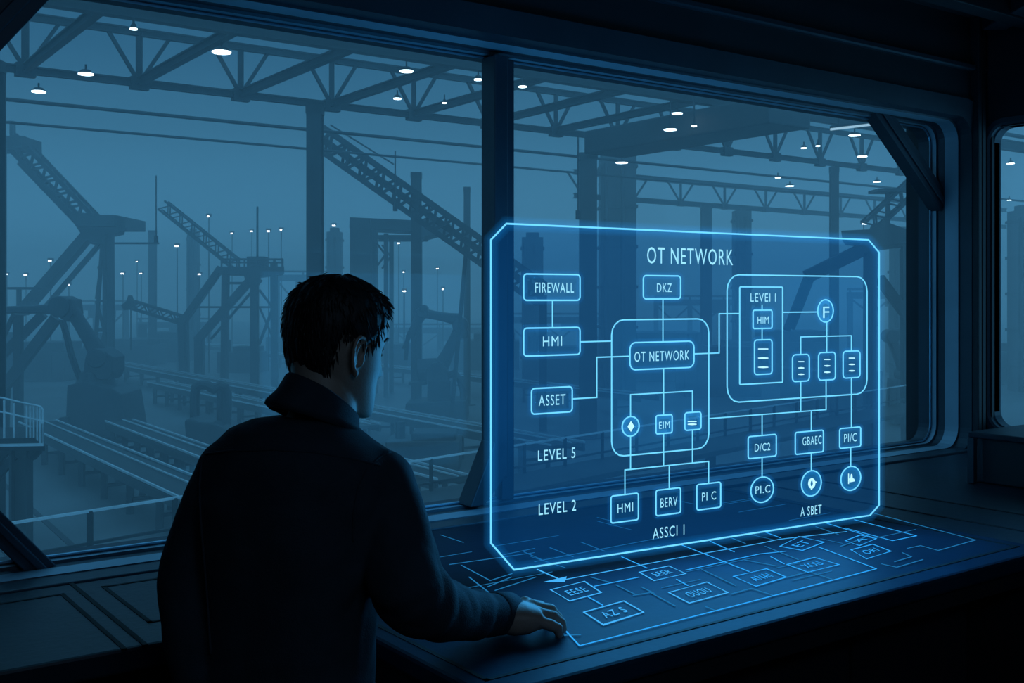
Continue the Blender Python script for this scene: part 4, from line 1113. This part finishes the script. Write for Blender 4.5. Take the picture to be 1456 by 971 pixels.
for sd in (1, -1):
    ey = MB().ball(hw_((sd*.0305, .0735, .007)), .0112, 20, 14).build('eye', 'eye', man, smooth=True)
    ic = hw_((sd*.0305, .0735, .007)); idr = (HM @ Vector((0, 1, -.06))).normalized()
    MB().ball(ic + idr*.0066, .0056, 16, 10).build('iris', 'iris', ey, smooth=True)
    def lid(zk, up_):
        q = []
        for i in range(9):
            a = R(-72 + 18*i); x = sd*.0305 + .0135*math.sin(a); y = .0735 + .0128*math.cos(a)*.96
            q.append(hw_((x, y, .007 + zk*(.25 + .75*math.cos(a)))))
        return q
    MB().sweep(lid(.0062, 1), [.0012,.0022,.0028,.0032,.0034,.0032,.0028,.0022,.0012], 8).build('upper_eyelid', 'skin', man, smooth=True)
    MB().sweep(lid(-.0058, -1), [.001,.0016,.002,.0022,.0023,.0022,.002,.0016,.001], 8).build('lower_eyelid', 'skin', man, smooth=True)
    q = []
    for i in range(8):
        x = .014 + .0058*i; ph_ = math.asin(min(.95, x/.0765))
        p_ = None
        for s2 in range(60):
            c_ = head_pt(sd*s2/60*1.2, .0285 + .004*math.sin(i/7*math.pi) - (.003 if i == 7 else 0))
            if abs(c_.x) >= x: p_ = c_; break
        if p_ is not None: q.append(hw_(p_ + Vector((0, .0015, 0))))
    if len(q) > 2: MB().sweep(q, [.0016, .0024] + [.0026]*(len(q)-4) + [.002, .001], 8, flat=1.0).build('eyebrow', 'hair', man, smooth=True)

def on_face(x, z, lift):
    best = min((head_pt(-1.0 + 2.0*k/120, z) for k in range(121)), key=lambda c_: abs(c_.x - x))
    return hw_(Vector((x, best.y + lift, z)))
lp_ = MB()
lp_.sweep([on_face(-.024+.006*i, -.0665 - .0012*abs(i-4)/2 + (.0006 if i != 4 else -.0004), -.0006) for i in range(9)], [.0008,.0022,.003,.0034,.0032,.0034,.003,.0022,.0008], 8)
lp_.build('upper_lip', 'lip', man, smooth=True)
lp_ = MB()
lp_.sweep([on_face(-.022+.0055*i, -.0765 + .0018*abs(i-4)/2, -.0008) for i in range(9)], [.0008,.0026,.0036,.0042,.0044,.0042,.0036,.0026,.0008], 8)
lp_.build('lower_lip', 'lip', man, smooth=True)

# hair: a cap over the skull with short strands
def zline(phi):
    a = abs(math.degrees((phi + math.pi) % (2*math.pi) - math.pi))
    return interp([(0, .080), (28, .075), (44, .055), (56, .026), (68, .012), (80, -.002), (88, .000), (96, .018), (106, .014), (114, -.016), (126, -.052), (142, -.072), (160, -.082), (180, -.086)], a)[0]
NP, NZ = 168, 120
hair = MB(); idx = {}
zs = [-.095 + .2139*(.5-.5*math.cos(math.pi*(i+8)/(NZ+7)))*1.0 for i in range(NZ)]
zs = [min(z, .1189) for z in zs]
def hair_t(phi, z):
    s = (z - zline(phi))/.030
    s = max(0, min(1, s)); s = s*s*(3-2*s)
    a = abs((phi + math.pi) % (2*math.pi) - math.pi)
    thick = .007 + .008*max(0, min(1, (z-.0)/.09)) + .006*g(a, .7)*max(0, min(1, (z-.05)/.04))
    n_ = noise.noise(Vector((phi*9, z*14, 3.1)))*.0022 + noise.noise(Vector((phi*34, z*26, 1.7)))*.0016
    return -.004 + (thick + .004 + n_)*s
def hair_n(phi, z):
    e = 1e-3
    a = head_pt(phi+e, z) - head_pt(phi-e, z); b = head_pt(phi, min(z+e, .119)) - head_pt(phi, z-e)
    n_ = a.cross(b); n_ = n_ if n_.dot(head_pt(phi, z) - Vector((0,0,0))) > 0 else -n_
    return n_.normalized()
vs = []
for i, z in enumerate(zs):
    for j in range(NP):
        phi = 2*math.pi*j/NP
        vs.append(hw_(head_pt(phi, z) + hair_n(phi, z)*hair_t(phi, z)))
vs.append(hw_((0, -.006, .119+.014)))
fs = []
for i in range(NZ-1):
    for j in range(NP):
        j2 = (j+1) % NP; ph = 2*math.pi*(j+.5)/NP
        if zs[i+1] > zline(ph) - .012: fs.append((i*NP+j, i*NP+j2, (i+1)*NP+j2, (i+1)*NP+j))
for j in range(NP): fs.append(((NZ-1)*NP+j, (NZ-1)*NP+(j+1) % NP, NZ*NP))
hair.add(vs, fs)
rnd = random.Random(11)
def strand(phi, z, L, lift, w=.0016, side=0.0, down=1.0):
    p = head_pt(phi, z); n_ = hair_n(phi, z)
    dwn = (Vector((0,0,-1)) - n_*n_.dot(Vector((0,0,-1))))
    fwd_ = Vector((0,1,0)) - n_*n_.dot(Vector((0,1,0)))
    d_ = dwn*down + fwd_*side
    if d_.length < 1e-4: return
    d_.normalize()
    base = p + n_*max(.001, hair_t(phi, z)-.002)
    q = [base, base + d_*L*.5 + n_*lift*.8, base + d_*L + n_*lift]
    hair.sweep([hw_(v) for v in q], [w, w*.8, w*.12], 4)
for _ in range(1500):
    ph = rnd.uniform(-math.pi, math.pi); z = rnd.uniform(-.085, .112)
    if z < zline(ph) + .004: continue
    topk = max(0, min(1, (z-.05)/.05)); fr = g(((ph+math.pi) % (2*math.pi))-math.pi, 1.1)
    strand(ph, z, rnd.uniform(.012, .024), rnd.uniform(.0005, .003+.003*topk), rnd.uniform(.0012, .002), side=.25+1.2*topk*fr + rnd.uniform(-.2, .2), down=1-.6*topk)
for _ in range(120):                                          # fringe falling forward
    ph = rnd.uniform(-.75, .85); z = rnd.uniform(.078, .100)
    strand(ph, z, rnd.uniform(.018, .030), rnd.uniform(.003, .008), rnd.uniform(.0022, .0034), side=1.2, down=.9)
for _ in range(160):                                          # soft nape and sideburn edge
    ph = rnd.uniform(-math.pi, math.pi); z = zline(ph) + rnd.uniform(.001, .012)
    if abs(ph) < 1.0: continue
    strand(ph, z, rnd.uniform(.008, .015), .0006, .0011, side=.1)
hair.build('hair', 'hair', man, smooth=True)

# jacket
jk = MB(); torso(jk, .004)
jk.loft([(P(408, 1010, 1.78), rt*.149, ft*.116, 2.4), (PB + UP*.86, rt*.156, ft*.120, 2.4)], 40)
arm(jk, RA, 1.0); arm(jk, LA, 1.0)
elb = P(583, 842, 1.70); elbl = P(274, 840, 1.78); cuffp = P(690, 873, 1.92); pit = P(530, 790, 1.74)
def folds(p, n_):
    q = p*1.0
    d_ = noise.noise(q*7)*.0045
    e1 = g((p-elb).length, .13) + .8*g((p-cuffp).length, .10) + .5*g((p-elbl).length, .12) + .6*g((p-pit).length, .10)
    ax = (P(690,873,1.92)-elb).normalized()
    u = p.dot(ax)*70 + noise.noise(q*11)*3.5
    d_ += (abs(math.sin(u*.5))**1.5 - .5)*.0065*e1
    d_ += (abs(noise.noise(q*17))-.25)*.004*(.35 + e1)
    d_ += (abs(noise.noise(Vector((q.x*5, q.y*5, q.z*13)) + Vector((3,7,1))))-.2)*.006*g(p.z-1.02, .16)
    return d_
jacket = baked(jk, 'jacket', 'jacket', man, .005, 6, folds)
off = Vector(PB)
jt = BVHTree.FromPolygons([v.co + off for v in jacket.data.vertices], [tuple(p.vertices) for p in jacket.data.polygons])
def on_jacket(x, y, lift=.0004):
    d_ = (FWD + RGT*((x-CX)/F) + UP*((HY-y)/F)).normalized()
    h_, n_, i_, t_ = jt.ray_cast(CAM, d_)
    return None if h_ is None else h_ + n_*lift
def seam(name, pts, r_=.0024):
    out = []
    for a, b in zip(pts, pts[1:]):
        m_ = max(2, int(math.dist(a, b)/5))
        for i in range(m_): out.append((a[0]+(b[0]-a[0])*i/m_, a[1]+(b[1]-a[1])*i/m_))
    out.append(pts[-1])
    q = [on_jacket(*p) for p in out]; q = [p for p in q if p is not None]
    # keep the longest run that does not jump
    run = [q[0]]; best = []
    for a, b in zip(q, q[1:]):
        if (b-a).length < .035: run.append(b)
        else:
            if len(run) > len(best): best = run
            run = [b]
    if len(run) > len(best): best = run
    if len(best) > 2: MB().sweep(best, r_, 6).build(name, 'jacket', jacket, smooth=True)
seam('yoke_seam', [(292,646),(330,641),(390,639),(450,643),(500,652),(540,662)])
seam('armhole_seam', [(560,640),(540,650),(522,668),(509,695),(503,730),(502,770)])
seam('armhole_seam', [(287,650),(284,690),(286,740),(291,800),(296,860),(300,930)])
# collar: a stand around the neck with the fall folded over it
cb = MB(); N = 40
c0 = P(459, 574, 1.81); c1 = P(446, 592, 1.80)
td = RGT*.75 + FWD*.66
def ring(c, a, b, tilt, z=0.0):
    out = []
    for i in range(N):
        v = rt*math.cos(2*math.pi*i/N) + ft*math.sin(2*math.pi*i/N)
        out.append(c + rt*(a*v.dot(rt)) + ft*(b*v.dot(ft)) + UP*(z - tilt*v.dot(td)))
    return out
secs = [ring(c1, .066, .064, .030, -.012), ring(c0, .056, .058, .042, .008), ring(c0, .0585, .0605, .042, .0135), ring(c0, .062, .064, .042, .011), ring(c0.lerp(c1, .5), .069, .070, .038, .002), ring(c1, .079, .078, .030, .004), ring(c1, .081, .080, .030, -.002), ring(c1, .074, .073, .030, -.010)]
vs = [p for s_ in secs for p in s_]
cb.add(vs, [(i*N+j, i*N+(j+1) % N, (i+1)*N+(j+1) % N, (i+1)*N+j) for i in range(len(secs)-1) for j in range(N)])
co = cb.build('collar', 'jacket', jacket, smooth=True)
for v in co.data.vertices: v.co += v.normal*(noise.noise(v.co*18)*.003)
# cuff
cf = MB(); a, b_ = P(700, 873, 1.945), P(722, 871, 2.0)
ct = (b_-a).normalized(); ca = ct.cross(UP).normalized(); cb_ = ca.cross(ct)
cf.loft([(a.lerp(b_, f_), ca*r_, cb_*r_, 2) for f_, r_ in ((0, .035), (.06, .0385), (.5, .0385), (1.0, .0375), (1.02, .036), (.97, .0315), (.6, .031))], 28, cap=False)
cf.build('cuff', 'jacket', jacket, smooth=True)
# trousers and shoes
tr = MB()
for sd in (1, -1): leg(tr, sd, .012)
tr.loft([(PB + UP*.84, rt*.15, ft*.112, 2.4), (PB + UP*.98, rt*.140, ft*.105, 2.4)], 32)
baked(tr, 'trousers', 'trouser', man, .008, 4)
for sd in (1, -1):
    c = PB + rt*(sd*.107); s_ = MB()
    s_.loft([(c + ft*-.085 + UP*.045, rt*.026, UP*.040, 2.6), (c + ft*-.06 + UP*.055, rt*.037, UP*.054, 2.8), (c + ft*.02 + UP*.052, rt*.040, UP*.050, 2.8), (c + ft*.10 + UP*.037, rt*.047, UP*.036, 2.8), (c + ft*.17 + UP*.027, rt*.042, UP*.026, 2.8), (c + ft*.195 + UP*.022, rt*.024, UP*.020, 2.4)], 24)
    sh = s_.build('shoe', 'shoe', man, smooth=True)
# ================================================================== LIGHT, SKY, CAMERA
def area(name, loc, look, sx, sy, power, color):
    l = bpy.data.lights.new(name, 'AREA'); l.shape = 'RECTANGLE'; l.size = sx; l.size_y = sy; l.energy = power; l.color = color
    o = bpy.data.objects.new(name, l); COL.objects.link(o); o.location = loc
    o.rotation_euler = Vector(look).to_track_quat('-Z', 'Y').to_euler(); return o
hc = H((sL+sR)/2, (zb+zt)/2)
area('hologram_light', hc + HN*.012, HN, 1.05, .62, HOLO_W, (.05, .44, 1.0))
area('hologram_back_light', hc - HN*.012, -HN, 1.05, .62, HOLO_W*.3, (.05, .44, 1.0))
area('table_projection_light', (1.95, 1.72, DZ+.006), (0, 0, 1), 1.3, .5, TABLE_W, (.04, .46, 1.0))

area('added_fill_light', (.4, -1.2, ZC-.02), (.25, .6, -1), 1.6, .6, FILL_W, (.35, .65, 1.0))  # unseen fill lamp added behind the camera to lift jacket and desk
w = bpy.data.worlds.new('dusk'); sc.world = w; w.use_nodes = True
nt = w.node_tree; bg = nt.nodes['Background']
tc = nt.nodes.new('ShaderNodeTexCoord'); sp = nt.nodes.new('ShaderNodeSeparateXYZ'); cr = nt.nodes.new('ShaderNodeValToRGB')
nt.links.new(tc.outputs['Generated'], sp.inputs[0]); nt.links.new(sp.outputs['Z'], cr.inputs['Fac'])
el = cr.color_ramp.elements
el[0].position = 0.0; el[0].color = (*SKY_H, 1); el[1].position = 1.0; el[1].color = (*SKY_Z, 1)
for p_, c_ in ((.04, Vector(SKY_H)*.95), (.09, Vector(SKY_H)*.62), (.15, Vector(SKY_H)*.36), (.22, Vector(SKY_M)), (.36, Vector(SKY_M)), (.60, Vector(SKY_Z))):
    e = el.new(p_); e.color = (*c_, 1)
nt.links.new(cr.outputs['Color'], bg.inputs['Color']); bg.inputs['Strength'].default_value = SKY_S

cam = bpy.data.cameras.new('camera'); co_ = bpy.data.objects.new('camera', cam); COL.objects.link(co_)
co_.location = CAM; co_.rotation_euler = (R(90), 0, -YAW)
cam.sensor_width = 36; cam.lens = 36*F/1456; cam.shift_y = -(485.5-HY)/1456; cam.clip_end = 1000; cam.clip_start = .05
sc.camera = co_
sc.view_settings.view_transform = 'Standard'; sc.view_settings.look = 'None'
sc.view_settings.gamma = 1; sc.view_settings.use_curve_mapping = False; sc.view_settings.exposure = EXPO
c = sc.cycles
c.max_bounces = 6; c.diffuse_bounces = 3; c.glossy_bounces = 3; c.volume_bounces = 2; c.transparent_max_bounces = 64; c.transmission_bounces = 4
c.use_denoising = True; c.sample_clamp_indirect = 2.0; c.caustics_reflective = False; c.caustics_refractive = False
for o in bpy.data.objects:
    if '_o' in o: del o['_o']
